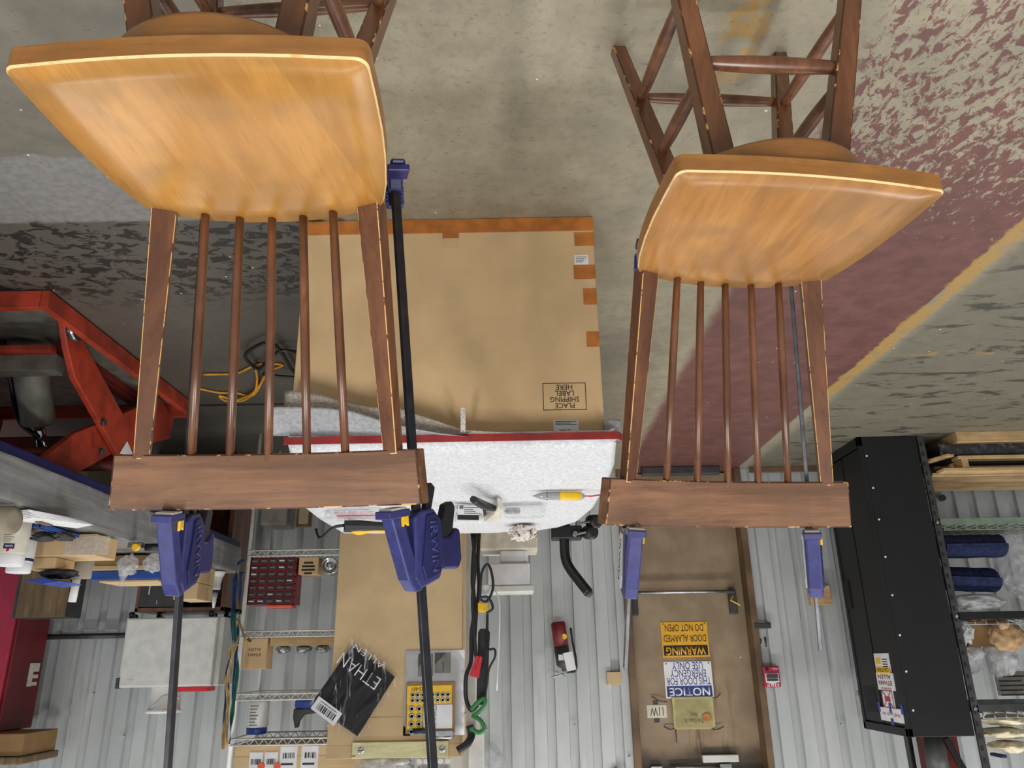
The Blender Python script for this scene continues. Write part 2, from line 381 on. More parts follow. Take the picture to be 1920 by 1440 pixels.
def text(name, lines, mat, parent, org, w, right=XL, up=XU, ext=.0006, bold=0, italic=0):
    """lines: (string, centre offset along right, centre offset along up, width or None, height)"""
    b = B(); right = Vector(right).normalized(); up = Vector(up).normalized(); nn = right.cross(up); org = Vector(org)
    for st, ox, oy, wd_, ht in lines:
        cu = bpy.data.curves.new('t', 'FONT'); cu.body = st; cu.extrude = 0; cu.offset = bold; cu.resolution_u = 3; cu.shear = italic
        ob = bpy.data.objects.new('t', cu); scn.collection.objects.link(ob); bpy.context.view_layer.update()
        me = bpy.data.meshes.new_from_object(ob.evaluated_get(bpy.context.evaluated_depsgraph_get()))
        bpy.data.objects.remove(ob); bpy.data.curves.remove(cu)
        xs = [v.co.x for v in me.vertices]; ys = [v.co.y for v in me.vertices]
        if not xs: continue
        cx, cy = (min(xs) + max(xs)) / 2, (min(ys) + max(ys)) / 2; sy = ht / max(1e-6, max(ys) - min(ys)); sx = (wd_ / max(1e-6, max(xs) - min(xs))) if wd_ else sy
        t = bmesh.new(); t.from_mesh(me); bpy.data.meshes.remove(me)
        r = bmesh.ops.extrude_face_region(t, geom=t.faces[:])
        for v in r['geom']:
            if isinstance(v, bmesh.types.BMVert): v.co.z += 1
        for v in t.verts: v.co = org + right * (ox + (v.co.x - cx) * sx) + up * (oy + (v.co.y - cy) * sy) + nn * (ext * (v.co.z))
        b.add(t)
    return b.o(name, mat, parent)
def bars(b, org, w, h, n, seed, right=XL, up=XU, mi=0, d=.0006):       # a bar code or ruled lines
    right, up = Vector(right), Vector(up); nn = right.cross(up); rn = random.Random(seed); x = -w / 2
    while x < w / 2:
        bw = rn.choice((1, 1, 2, 3)) * w / n; o = Vector(org) + right * x
        b.prism([o - up * h / 2, o + right * bw - up * h / 2, o + right * bw + up * h / 2, o + up * h / 2], nn * d, mi); x += bw + rn.choice((1, 1, 2)) * w / n
    return b
# ---------------------------------------------------------------- room shell
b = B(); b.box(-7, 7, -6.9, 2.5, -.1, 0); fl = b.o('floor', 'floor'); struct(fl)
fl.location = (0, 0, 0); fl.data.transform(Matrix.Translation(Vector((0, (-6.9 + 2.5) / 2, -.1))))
YW = -6.2; PER = .1645; RIB0 = -.08
def corrug(b, x0, x1, z0, z1):
    xs = []; k = math.floor((x0 - RIB0) / PER) - 1; prof = []
    while RIB0 + k * PER < x1 + PER:
        c = RIB0 + k * PER
        for dx, dy in ((-.035, 0), (-.029, -.032), (.029, -.032), (.035, 0)): prof.append((c + dx, YW + dy))
        k += 1
    def at(x):
        for (xa, ya), (xb, yb) in zip(prof, prof[1:]):
            if xa <= x <= xb: return ya + (yb - ya) * (x - xa) / max(1e-9, xb - xa)
        return YW
    pts = [(x0, at(x0))] + [p for p in prof if x0 < p[0] < x1] + [(x1, at(x1))]
    a = [b.bm.verts.new((x, y, z0)) for x, y in pts]; c = [b.bm.verts.new((x, y, z1)) for x, y in pts]
    for i in range(len(pts) - 1): b.bm.faces.new((a[i + 1], a[i], c[i], c[i + 1]))
DX0, DX1, DZ = .875, 1.825, 2.42
b = B(); corrug(b, -7, DX0, 0, 4.2); corrug(b, DX1, 7, 0, 4.2); corrug(b, DX0, DX1, DZ, 4.2)
for (px, py) in ((175, 1300), (1387, 1232), (1440, 1418), (1578, 1358), (1070, 1187), (1078, 1360), (912, 1368), (233, 1380), (1180, 1419)):
    p = W(px, py, Y=YW + .005); b.cyl((p.x, YW - .004, p.z), (p.x, YW + .03, p.z), .008, .006, 8)
wl = b.o('wall_back', 'wall'); struct(wl)
b = B(); b.box(-7, DX0 - .1, YW + .03, YW + .05, 0, .05, .004); b.box(DX1 + .1, 7, YW + .03, YW + .05, 0, .05, .004); struct(b.o('baseboard_back', 'brass'))
# door in a deep steel frame
dr = thing('door_1', 'tan steel emergency door with two signs in the corrugated wall', 'door', ((DX0 + DX1) / 2, YW - .13, 0)); dr['kind'] = 'structure'
b = B(); b.box(.89, 1.81, YW - .155, YW - .11, .01, DZ - .06, .004); b.o('door_leaf', 'door', dr)
b = B()
for x0, x1 in ((.838, .893), (1.80, 1.85)): b.box(x0, x1, YW - .16, YW + .04, 0, DZ + .06, .006)
b.box(DX0 - .05, DX1 + .06, YW - .16, YW + .045, DZ - .06, DZ + .06, .006); b.box(DX0, DX1, YW - .2, YW - .16, 0, DZ)
b.o('door_frame', 'brass', dr)
YD = YW - .11
b = B(); z = W(1290, 1110, Y=YD + .07).z; xa, xb = W(1190, 1110, Y=YD + .07).x, W(1376, 1110, Y=YD + .07).x
b.tube([(xa, YD + .02, z + .03), (xa, YD + .07, z), (xb, YD + .07, z), (xb, YD + .02, z + .03)], .014, 10); pb = b.o('panic_bar', 'silver', dr)
for x in (xa - .005, xb - .005):
    b = B(); b.box(x - .03, x + .03, YD, YD + .04, z - .02, z + .17, .008); b.box(x - .02, x + .02, YD + .03, YD + .06, z - .03, z + .04, .006); b.o('bar_bracket', 'greydk', pb)
b = B(); p = W(1374, 1118, Y=YD + .09); b.tube([p, p + Vector((-.02, 0, .03)), p + Vector((.05, .01, .07))], .006, 6); b.o('cable_tie', 'yellow', pb)
x0, x1, z0, z1 = frect(1315, 1414, 1382, 1426, YD); b = B(); b.box(x0, x1, YD, YD + .05, z0, z0 + .05, .005); b.o('closer_cover', 'whitemt', dr)
b = B(); zc = W(1300, 1438, Y=YD + .03).z; b.box(W(1218, 1430, Y=YD).x, W(1240, 1430, Y=YD).x, YD, YD + .04, zc - .01, zc + .03, .003); b.cyl((W(1255, 1437, Y=YD).x, YD + .03, zc), (W(1350, 1435, Y=YD).x, YD + .05, zc + .01), .012); b.box(W(1346, 1430, Y=YD).x, W(1368, 1430, Y=YD).x, YD, YD + .06, zc - .02, zc + .03, .003)
b.o('closer_arm', 'silver', dr)
# the signs and cards fixed on the door are lifted away with it
def sign(name, px, base, head, lines, hlines, lab, hm, tm, bm_):
    x0, x1, z0, z1 = frect(*px, YD); t = thing(name, lab, 'sign', ((x0 + x1) / 2, YD + .004, z0))
    b = B(); b.box(x0, x1, YD + .001, YD + .005, z0, z1, .002); b.o('sign_plate', base, t)
    h = z1 - z0; w = x1 - x0; cx = (x0 + x1) / 2
    b = B(); b.box(x0 + .012, x1 - .012, YD + .004, YD + .0065, z1 - h * .33, z1 - .012); b.o('header_band', head, t)
    text('lettering', [(s_, 0, oy * h, ww * w, .2 * h) for s_, oy, ww in lines], tm, t, (cx, YD + .0055, z0), w)
    text('header_lettering', [(s_, 0, oy * h, ww * w, .235 * h) for s_, oy, ww in hlines], hm, t, (cx, YD + .007, z0), w, bold=.02)
    for x in (x0 + .02, x1 - .02):
        for zz in (z0 + .015, z1 - .015): b = B(); b.cyl((x, YD, zz), (x, YD + .009, zz), .005, n=8); b.o('screw', 'greydk', t)
sign('warning_sign', (1240, 1166, 1328, 1232), 'signyel', 'ink', [('DO NOT OPEN', .17, .82), ('DOOR ALARMED', .47, .9)], [('WARNING', .825, .84)], 'yellow and black warning sign on the tan door', 'signyel', 'ink', 0)
sign('notice_sign', (1246, 1240, 1336, 1309), 'paper', 'inkblue', [('USE ONLY', .12, .64), ('EMERGENCY', .33, .74), ('THIS DOOR FOR', .54, .92)], [('NOTICE', .825, .84)], 'white and blue notice sign on the tan door', 'paper', 'inkblue', 0)
x0, x1, z0, z1 = frect(1261, 1307, 1338, 1367, YD)
t = thing('yellow_pouch', 'faded yellow paper pouch wired to the door above the notice sign', 'pouch', ((x0 + x1) / 2, YD + .012, z0))
b = B(); b.sheet(lambda u, v: Vector((x0 + (x1 - x0) * u, YD + .018 + .006 * math.sin(u * 9 + v * 4) * math.sin(v * 5), z0 + (z1 - z0) * v)), 14, 14, .003); M['paleyel'] = plain('faded_yellow_paper', (216, 206, 150), .7, 0, .06); b.o('paper_sheet', 'paleyel', t)
text('lettering', [('This Door Is', .0, .165, .14, .026), ('Now', .0, .125, .05, .02)], 'inkbr', t, ((x0 + x1) / 2, YD + .027, z0), .2)
b = B(); b.cyl((x1 - .06, YD + .019, z0 + .14), (x1 - .06, YD + .027, z0 + .14), .028); b.o('seal', 'tape', t)
b = B()
for (pa, pb_) in (((1222, 1306), (1250, 1316)), ((1245, 1362), (1264, 1366)), ((1268, 1392), (1266, 1368)), ((1335, 1308), (1350, 1300)), ((1330, 1366), (1356, 1362))):
    q0, q1 = W(*pa, Y=YD + .004), W(*pb_, Y=YD + .012); q0.y += .008; q1.y += .012; b.tube([q0, (q0 + q1) / 2 + Vector((0, .012, .012)), q1], .004, 6, smooth=4)
b.o('hanging_wire', 'greydk', t)
x0, x1, z0, z1 = frect(1213, 1322, 1250, 1346, YD); t = thing('number_card', 'small cream card lettered 11W taped on the door', 'card', ((x0 + x1) / 2, YD + .002, z0))
b = B(); b.box(x0, x1, YD + .001, YD + .003, z0, z1); b.o('card_sheet', 'creampl', t)
text('lettering', [('11W', 0, (z1 - z0) / 2, .1, .06)], 'ink', t, ((x0 + x1) / 2, YD + .003, z0), .1)
for zz in (z0 - .018, z1 + .018): b = B(); b.box(x0 + .05, x0 + .09, YD, YD + .0025, zz - .014, zz + .014); b.o('tape_piece', 'greydk', t)
# fittings on the corrugated wall
x0, x1, z0, z1 = frect(1432, 1249, 1463, 1289, YW + .06); t = thing('fire_alarm_pull', 'red fire alarm pull box on the wall beside the door', 'fire alarm', ((x0 + x1) / 2, YW + .02, z0))
b = B(); b.box(x0, x1, YW - .004, YW + .06, z0, z1, .008); b.o('alarm_case', 'pink', t); cx = (x0 + x1) / 2
b = B(); b.prism([(cx - .05, YW + .06, z0 + .05), (cx + .05, YW + .06, z0 + .05), (cx + .05, YW + .06, z0 + .11), (cx, YW + .06, z0 + .125), (cx - .05, YW + .06, z0 + .11)], (0, .004, 0)); b.o('pull_plate', 'paper', t)
b = B(); b.box(cx - .042, cx + .042, YW + .06, YW + .076, z0 + .056, z0 + .085, .004); b.box(cx - .042, cx + .042, YW + .06, YW + .07, z0 + .09, z0 + .105, .003); b.o('pull_handle', 'greydk', t)
b = B(); b.cyl((x0 + .03, YW + .06, z0 + .02), (x0 + .03, YW + .066, z0 + .02), .012); b.o('key_lock', 'ink', t)
text('lettering', [('FIRE', 0, z1 - z0 - .022, .09, .03), ('PULL', -.03, .018, .04, .012)], 'paper', t, (cx, YW + .0605, z0), .1, bold=.01)
p = W(1429, 1173, Y=YW + .03); b = B(); b.box(p.x - .065, p.x + .065, YW - .002, YW + .045, p.z - .022, p.z + .022, .006)
t = tag(b.o('wall_bracket', 'greydk'), 'dark grey metal bracket on the wall above the number 16', 'bracket')
p = W(1427, 1204, Y=YW + .003)
o_ = text('wall_number', [('16', 0, 0, .085, .075)], 'greydk', None, (p.x, YW + .0005, p.z), .1, ext=.002, bold=.02); tag(o_, 'stencilled number 16 on the wall right beside the door', 'number')
p = W(1152, 1272, Y=YW + .026); b = B(); b.box(p.x - .055, p.x + .05, YW + .0, YW + .0275, p.z - .045, p.z + .045, .002); tag(b.o('tape_patch', 'cardlt'), 'square patch of beige tape on the wall left of the door', 'tape')
p = W(1155, 1437, Y=YW + .03); b = B(); b.prism([(p.x - .05, YW + .026, p.z + .06), (p.x, YW + .026, p.z), (p.x + .06, YW + .026, p.z + .06), (p.x, YW + .026, p.z + .12)], (0, .004, 0)); tag(b.o('blue_placard', 'inkblue'), 'blue diamond placard on the wall left of the door top', 'placard')
b = B(); q0, q1 = W(60, 1195, Y=YW + .05), W(245, 1191, Y=YW + .05); b.tube([q0, q1], .02, 10); tag(b.o('conduit_pipe', 'pipe'), 'dark horizontal conduit pipe on the wall behind the white cabinet', 'pipe')
x0, x1, z0, z1 = frect(1519, 1098, 1558, 1134, YW + .07); b = B(); b.box(x0, x1, YW + .02, YW + .07, z0, z1, .003); tag(b.o('plywood_block', 'pine'), 'small brown plywood board on the wall beside the black locker', 'board')
# fire extinguisher
p0, p1 = W(1046, 1166, Y=YW + .1), W(1058, 1252, Y=YW + .1); ax = (p1 - p0).normalized(); L_ = (p1 - p0).length
t = thing('fire_extinguisher', 'red fire extinguisher hanging on the corrugated wall', 'fire extinguisher', p0)
b = B(); b.lathe([(0, .045), (.01, .055), (L_ * .53, .055), (L_ * .53, .055)], p0, ax, 20); b.o('cylinder_base', 'redlt' if 0 else 'red', t)
b = B(); b.lathe([(L_ * .53, .0555), (L_ * .92, .0555), (L_ * .97, .045), (L_, .022), (L_ + .02, .02)], p0, ax, 20); b.o('label_sleeve', 'greydk', t)
q = p0 + ax * (L_ + .02); b = B(); b.beam(q, q + ax * .03, .03, .03, bev=.004); b.beam(q + ax * .02, q + Vector((-.10, .02, .045)), .02, .012, bev=.003); b.beam(q + ax * .03 + Vector((0, 0, .01)), q + Vector((-.08, .03, .0)), .018, .01, bev=.003); b.o('valve_handle', 'silver', t)
b = B(); b.tube([q + Vector((.02, 0, .01)), q + Vector((.08, .02, .0)), q + Vector((.085, .03, -.08)), q + Vector((.065, .03, -.2)), q + Vector((.055, .04, -.3))], .009, 8, smooth=5); b.o('hose', 'black', t)
p = W(1068, 1240, Y=YW + .19); b = B(); b.box(-.035, .035, -.002, .002, -.065, .065, .0015, M4=Matrix.Translation(p) @ Matrix.Rotation(.2, 4, 'Y')); b.o('inspection_tag', 'paper', t)
p = p0 + ax * (L_ * .33) + Vector((.03, .052, 0)); b = B(); b.cyl(p - Vector((0, .01, 0)), p, .02, n=14); b.o('round_sticker', 'yellow', t)
p = p0 + ax * (L_ * .78) + Vector((-.015, .056, 0)); b = B(); b.box(p.x - .02, p.x + .02, p.y - .008, p.y + .001, p.z - .02, p.z + .02); b.o('white_sticker', 'paper', t)

# ---------------------------------------------------------------- bar stools
SZ = .69
LEAN = Vector((0, -.12, .415)).normalized(); NRM = Vector((0, .415, .12)).normalized()
def stool(label, seatpose, basepose, seatmat):
    sx, sy, sa = seatpose; bx, by, ba = basepose
    S = Matrix.Translation((sx, sy, 0)) @ Matrix.Rotation(sa, 4, 'Z'); Bm = Matrix.Translation((bx, by, 0)) @ Matrix.Rotation(ba, 4, 'Z')
    t = thing('bar_stool', label, 'bar stool', (bx, by, 0), ba)
    # seat: rounded trapezoid, slightly dished, worn pale rim
    out = []
    def arc(c, r, a0, a1, n=6): return [(c[0] + r * math.cos(a0 + (a1 - a0) * i / n), c[1] + r * math.sin(a0 + (a1 - a0) * i / n)) for i in range(n + 1)]
    half = [(0, .364)] + [(x, .364 - .26 * (x * x)) for x in (.05, .1, .15, .2)] + arc((.2285, .332), .019, math.radians(82), math.radians(0), 5)
    half += [(.2462, .27), (.243, .2), (.236, .13), (.225, .06), (.213, .012), (.2, -.012), (.16, -.026), (.1, -.042), (.05, -.049)]
    out = half + [(0, -.05)] + [(-x, y) for x, y in half[:0:-1]]
    tb = bmesh.new(); n = len(out); cxy = Vector((0, .15)); rings = []
    for sc, dz in ((.25, -.003), (.55, -.0027), (.8, -.0015), (.9905, 0), (1, -.0035), (1, -.035), (.96, -.04)):
        rings.append([tb.verts.new((cxy.x + (x - cxy.x) * sc, cxy.y + (y - cxy.y) * sc, SZ + dz)) for x, y in out])
    f = tb.faces.new(rings[0][::-1]); f.material_index = 0; f = tb.faces.new(rings[-1]); f.material_index = 1
    for i in range(len(rings) - 1):
        for k in range(n):
            f = tb.faces.new((rings[i][k], rings[i][(k + 1) % n], rings[i + 1][(k + 1) % n], rings[i + 1][k])); f.smooth = i < 3; f.material_index = 0 if i < 3 else (2 if i == 3 else 1)
    bmesh.ops.recalc_face_normals(tb, faces=tb.faces)
    b = B(); b.add(tb, S); b.o('seat', [seatmat, 'seat_side', 'seat_rim'], t)
    b = B(); b.lathe([(0, .182), (.004, .19), (.012, .192), (.05, .192), (.0545, .192)], S @ Vector((0, .158, .594)), (0, 0, 1), 48); b.o('swivel_plate', 'seat_side', t)
    # back posts and spindles
    for k in (-1, 1):
        P = []
        for z, xi, xo, yf, th in ((SZ - .012, .158, .2, .004, .034), (1.112, .203, .229, -.121, .026)):
            for x, y in ((xi, yf), (xo, yf), (xo, yf - th), (xi, yf - th)): P.append(S @ (Vector((k * (xi + xo) / 2, yf, z)) + Matrix.Rotation(math.radians(21) * k, 3, 'Z') @ Vector((k * (x - (xi + xo) / 2), y - yf, 0))))
        if k < 0: P = [P[i] for i in (1, 0, 3, 2, 5, 4, 7, 6)]
        b = B(); b.hexa(P, .0014, 0, 1); b.o('back_post', ['brown', 'post_worn'], t)
    for k in range(-2, 3):
        a = S @ Vector((k * .0572, -.036 + .0045 * k * k, SZ - .012)); c = S @ Vector((k * .0680, -.139, 1.115))
        b = B(); b.tube([a, a.lerp(c, .25), a.lerp(c, .6), c], lambda u: .0073 + .0012 * math.sin(u * 3.14), 12); b.o('spindle', 'brown', t)
    # crest rail leaning with the back
    tb = bmesh.new(); secs = []
    for i in range(13):
        s_ = -1 + i / 6; row = []
        for z, yf, ex in ((1.105, -.114, .262), (1.197, -.1405, .270)):
            for dn in (0, .031): row.append(tb.verts.new(S @ (Vector((s_ * (ex + (.011 if dn else 0)), yf + .016 * (s_ * s_ - 1), z)) - NRM * dn)))
        secs.append((row[0], row[1], row[3], row[2]))
    for a, c in zip(secs, secs[1:]):
        for k in range(4): tb.faces.new((a[k], a[(k + 1) % 4], c[(k + 1) % 4], c[k]))
    tb.faces.new(secs[0]); tb.faces.new(secs[-1][::-1]); bmesh.ops.recalc_face_normals(tb, faces=tb.faces)
    r = bmesh.ops.bevel(tb, geom=[e for e in tb.edges if e.calc_face_angle(0) > .6], offset=.0024, segments=2, profile=.5, affect='EDGES', clamp_overlap=True)
    for f in r['faces']: f.material_index = 1
    b = B(); b.add(tb); b.o('crest_rail', ['brown_x', 'brown_worn'], t)
    # splayed legs and turned stretchers
    def cor(i, j, z): h = .2094 + (.0992 - .2094) * z / .63; return Bm @ Vector((i * h, j * h, z))
    for i in (-1, 1):
        for j in (-1, 1):
            P = []
            for z, w in ((0, .033), (.593, .046)):
                c = cor(i, j, z)
                for dx, dy in ((-1, -1), (1, -1), (1, 1), (-1, 1)): P.append(c + Bm.to_3x3() @ Vector((dx * w / 2, dy * w / 2, 0)))
            b = B(); b.hexa(P, .003, 0, 1); b.o('leg', ['brown', 'brown_worn'], t)
    def stretch(p, q, r=.0135):
        b = B(); b.tube([p.lerp(q, k / 10) for k in range(11)], lambda u: r * (.68 + .42 * math.sin(u * 3.14159) ** .7), 14); b.o('stretcher', 'brown', t)
    stretch(cor(-1, 1, .36), cor(1, 1, .36), .0155); stretch(cor(-1, -1, .17), cor(1, -1, .17))
    for i in (-1, 1): stretch(cor(i, -1, .19), cor(i, 1, .22)); stretch(cor(i, -1, .36), cor(i, 1, .39))
    return S
SL = stool('brown spindle-back bar stool with honey seat, nearest, clamped', (-.431, -1.174, .009), (-.440, -1.060, .042), 'seat')
SR = stool('clamped bar stool standing on the red walkway, its honey seat striped', (.474, -1.470, -.153), (.508, -1.360, -.0746), 'seat_strip')

# ---------------------------------------------------------------- bar clamps
def clamp(label, S, pa, pb, phi, up_len, side, low):
    off = .056; R3 = S.to_3x3(); pt = S @ (Vector((0, 0, SZ)) - NRM * off); n = R3 @ NRM
    A, Bp = Wp(*pa, pt, n), Wp(*pb, pt, n); z = (Bp - A).normalized()
    top = S @ (Vector((0, -.1405, 1.1972)) - NRM * off); bot = S @ (Vector((0, 0, .649)) - NRM * off)
    n2 = R3 @ LEAN; O = A + z * ((top + n2 * .0035 - A).dot(n2) / z.dot(n2)); L = (O.z - .624) / z.z
    fr = (n - z * n.dot(z)).normalized(); lf = fr.cross(z) * -1
    x = (fr * math.cos(phi) + lf * math.sin(phi)).normalized(); y = z.cross(x)
    D = Matrix(((x.x, y.x, z.x, O.x), (x.y, y.y, z.y, O.y), (x.z, y.z, z.z, O.z), (0, 0, 0, 1)))
    p2 = math.radians(low)
    x2 = (fr * math.cos(p2) + lf * math.sin(p2)).normalized(); y2 = z.cross(x2)
    D2 = Matrix(((x2.x, y2.x, z.x, O.x), (x2.y, y2.y, z.y, O.y), (x2.z, y2.z, z.z, O.z), (0, 0, 0, 1)))
    V = lambda a, c, d=0: (D2 if c < -.2 else D) @ Vector((a, d, c))
    t = thing('bar_clamp', label, 'clamp', D @ Vector((0, 0, -L)), 0)
    b = B(); b.box(-.0095, .0095, -.0042, .0042, -L - .024, up_len, .0012, M4=D); b.o('bar', 'bar' if side > 0 else 'steelbar', t)
    def part(name, poly, w, mat, bev=.0025, d0=None):
        d0 = -w / 2 if d0 is None else d0
        b = B(); b.prism([V(a, c, d0) for a, c in poly], (V(0, poly[0][1], 1) - V(0, poly[0][1], 0)) * w, 0, bev); return b.o(name, mat, t)
    hd = part('clamp_head', [(.020, .020), (.006, .012), (-.030, .012), (-.050, .036), (-.053, .108), (-.036, .140), (.016, .148), (.030, .128), (.024, .07)], .032, 'blue', .004)
    part('jaw_arm', [(.078, .012), (.050, .012), (.036, .06), (.014, .128), (.010, .150), (.028, .152), (.044, .128), (.064, .06)], .028, 'blue', .003)
    part('jaw_pad', [(.086, .0045), (.034, .0045), (.034, .018), (.086, .018)], .036, 'blue', .002)
    part('pad_liner', [(.078, 0.0006), (.04, 0.0006), (.04, .0052), (.078, .0052)], .03, 'white', .001)
    part('pad_latch', [(.056, .016), (.042, .016), (.042, .034), (.050, .028), (.056, .034)], .006, 'yellow', .001, -.020)
    pl = [(-.008, .022), (-.03, .02), (-.044, .04), (-.047, .102), (-.032, .130), (.004, .136), (.012, .11)]
    part('label_plate', pl, .004, 'whitemt', .001, .0155); part('side_plate', pl, .004, 'bluedk', .001, -.0195)
    part('grip_handle', [(-.048, .066), (-.080, .070), (-.098, .056), (-.108, .062), (-.108, .118), (-.096, .134), (-.050, .126)], .024, 'bluedk', .005)
    part('trigger', [(-.044, .078), (-.044, .046), (-.062, .038), (-.074, .010), (-.094, .006), (-.102, .018), (-.090, .062), (-.068, .074)], .018, 'black', .004)
    part('release_lever', [(-.018, .016), (-.036, .014), (-.050, -.024), (-.040, -.034), (-.030, -.028)], .012, 'black', .002)
    text('label_lettering', [('IRWIN', 0, 0, .085, .018)], 'bluedk', t, V(-.022, .078, .0192), .1, right=z, up=V(1, 0) - V(0, 0), ext=.0008, bold=.01)
    text('embossed_lettering', [('IRWIN', 0, 0, .09, .02)], 'blue', t, V(-.022, .078, -.0197), .1, right=z, up=-(V(1, 0) - V(0, 0)), ext=.0012, bold=.01)
    # fixed jaw under the seat
    part('fixed_jaw', [(.076, -L - .012), (.03, -L - .012), (.012, -L + .012), (-.014, -L + .014), (-.016, -L - .022), (.02, -L - .028), (.082, -L - .022)], .026, 'bluedk', .004)
    part('fixed_pad', [(.082, -L), (.034, -L), (.034, -L - .012), (.082, -L - .012)], .038, 'bluedk', .002)
    b = B()
    for k in range(5): b.box(-.040, -.010, -.017, .017, -L - .002 + k * .007, -L + .0025 + k * .007, .001, M4=D2)
    b.box(-.034, -.010, -.014, .014, -L - .006, -L + .034, .001, M4=D2); b.o('ribbed_end_pad', 'blue', t)
    return t
clamp('blue bar clamp on the left end of the nearest stool back', SL, (381, 445), (337, 1105), math.radians(2), .62, 1, 50)
clamp('blue bar clamp on the right end of the nearest stool back', SL, (744, 400), (783, 1000), math.radians(34), .62, 1, -14)
clamp('blue bar clamp with white plate on the left end of the farther stool back', SR, (1202, 560), (1179, 1105), math.radians(9), .30, -1, 14)
clamp('blue bar clamp with white plate on the right end of the farther stool back', SR, (1484, 550), (1527, 1080), math.radians(27), .27, -1, -40)
# ---------------------------------------------------------------- carton under the bench
YB = -2.33
t = thing('shipping_carton', 'big brown shipping carton with orange tape under the foam-covered bench', 'carton', (-.21, YB - .26, 0))
b = B(); b.box(-.705, .29, YB - .52, YB, 0, .778, .006); b.o('carton_body', 'card', t)
tz = W(850, 437, Y=YB).z; b = B(); b.box(-.703, .291, YB - .3, YB + .0015, .002, tz, .001); b.o('bottom_tape', 'tape', t)
def tp(px0, py0, px1, py1, m='tape', nm='tape_patch'):
    x0, x1, z0, z1 = frect(px0, py0, px1, py1, YB + .001); b = B(); b.box(x0, x1, YB - .001, YB + .002, z0, z1); return b.o(nm, m, t)
for r in ((1077, 436, 1114, 461), (1076, 497, 1117, 523), (1094, 541, 1119, 571), (1100, 622, 1124, 650), (830, 430, 860, 447)): tp(*r)
tp(832, 447, 858, 465, 'cardlt')
for r, nm in (((1077, 478, 1103, 496), 'paper_label'), ((1038, 788, 1085, 817), 'barcode_label')):
    lb = tp(*r, 'paper', nm); x0, x1, z0, z1 = frect(*r, YB + .0015); h = z1 - z0; w = x1 - x0
    b = B()
    if nm == 'barcode_label':
        bars(b, ((x0 + x1) / 2 - w * .05, YB + .002, z0 + h * .74), w * .5, h * .28, 34, 3)
        for k in range(3): b.box(x0 + w * .08, x1 - w * (.08 + .2 * (k % 2)), YB + .001, YB + .0025, z0 + h * (.06 + .1 * k), z0 + h * (.1 + .1 * k))
        b.o('printed_lines', 'ink', t)
        text('lettering', [('4000148230', 0, h * .94, w * .62, h * .14)], 'ink', t, ((x0 + x1) / 2, YB + .002, z0), w)
    else:
        for k in range(4): b.box(x0 + w * .1, x1 - w * (.1 + .1 * k), YB + .001, YB + .0025, z0 + h * (.2 + .17 * k), z0 + h * (.25 + .17 * k))
        b.o('printed_lines', 'inkbr', t)
x0, x1, z0, z1 = frect(1018, 718, 1099, 769, YB); b = B(); e = .0022
for a in ((x0, x1, z0, z0 + e), (x0, x1, z1 - e, z1), (x0, x0 + e, z0, z1), (x1 - e, x1, z0, z1)): b.box(a[0], a[1], YB, YB + .0007, a[2], a[3])
b.o('printed_frame', 'ink', t); h = z1 - z0
text('lettering', [('PLACE', 0, h * .84, .062, .017), ('SHIPPING', 0, h * .61, .092, .017), ('LABEL', 0, h * .385, .06, .017), ('HERE', 0, h * .16, .052, .017)], 'ink', t, ((x0 + x1) / 2, YB + .0004, z0), .1)

# ---------------------------------------------------------------- foam covered bench
ZT = .832
ol = [(540, 843), (553, 895), (562, 950), (598, 978), (640, 1000), (760, 1002), (900, 1001), (1000, 997), (1050, 991), (1085, 979), (1112, 958), (1138, 915), (1152, 878), (1149, 845)]
P3 = [W(x, y, Z=ZT) for x, y in ol]; P3[0].y = P3[-1].y = -2.285; P3[-1].x = .318; cen = sum(P3, Vector()) / len(P3)
t = thing('work_bench', 'work bench padded with white foam and banded in red', 'bench', (cen.x, cen.y, 0))
b = B(); b.prism([(cen.x + (p.x - cen.x) * .95, cen.y + (p.y - cen.y) * .95, ZT - .042) for p in P3], (0, 0, .03)); b.o('bench_top', 'pine', t)
for x, y in ((-.66, -3.05), (.24, -3.05), (-.6, -3.8), (.1, -3.8)): b = B(); b.box(x - .03, x + .03, y - .03, y + .03, 0, ZT - .042, .004); b.o('leg', 'greydk', t)
q0, q1 = P3[0] + Vector((0, .045, 0)), P3[-1] + Vector((0, .045, 0)); q2 = q1 + Vector((.03, -.05, 0)); b = B()
for a, c in ((q0, q1), (q1, q2)): b.hexa([a + Vector((0, 0, -.026)), c + Vector((0, 0, -.026)), c + Vector((0, -.005, -.026)), a + Vector((0, -.005, -.026)), a + Vector((0, 0, -.003)), c + Vector((0, 0, -.003)), c + Vector((0, -.005, -.003)), a + Vector((0, -.005, -.003))])
b.o('red_band', 'redstrip', t)
# foam blanket: top pad and the flap hanging over the carton
n = len(P3); tb = bmesh.new(); rings = []
def hgt(x, y): return ZT + .003 * math.sin(x * 9 + y * 5) * math.sin(y * 7) + .0025 * noise.noise(Vector((x * 14, y * 5, 0)))
for sc in (1, .97, .9, .8, .68, .55, .42, .3, .18, .08):
    rings.append([])
    for i in range(n):
        for k in range(6):
            p = P3[i].lerp(P3[(i + 1) % n], k / 6) if not (i == n - 1) else P3[i].lerp(P3[0], k / 6)
            x, y = cen.x + (p.x - cen.x) * sc, cen.y + (p.y - cen.y) * sc; rings[-1].append(tb.verts.new((x, y, hgt(x, y) if sc < 1 else ZT - .014)))
for a, c in zip(rings, rings[1:]):
    m = len(a)
    for k in range(m): f = tb.faces.new((a[k], a[(k + 1) % m], c[(k + 1) % m], c[k])); f.smooth = True
tb.faces.new(rings[-1])
low = [tb.verts.new((v.co.x, v.co.y, ZT - .044)) for v in rings[0]]
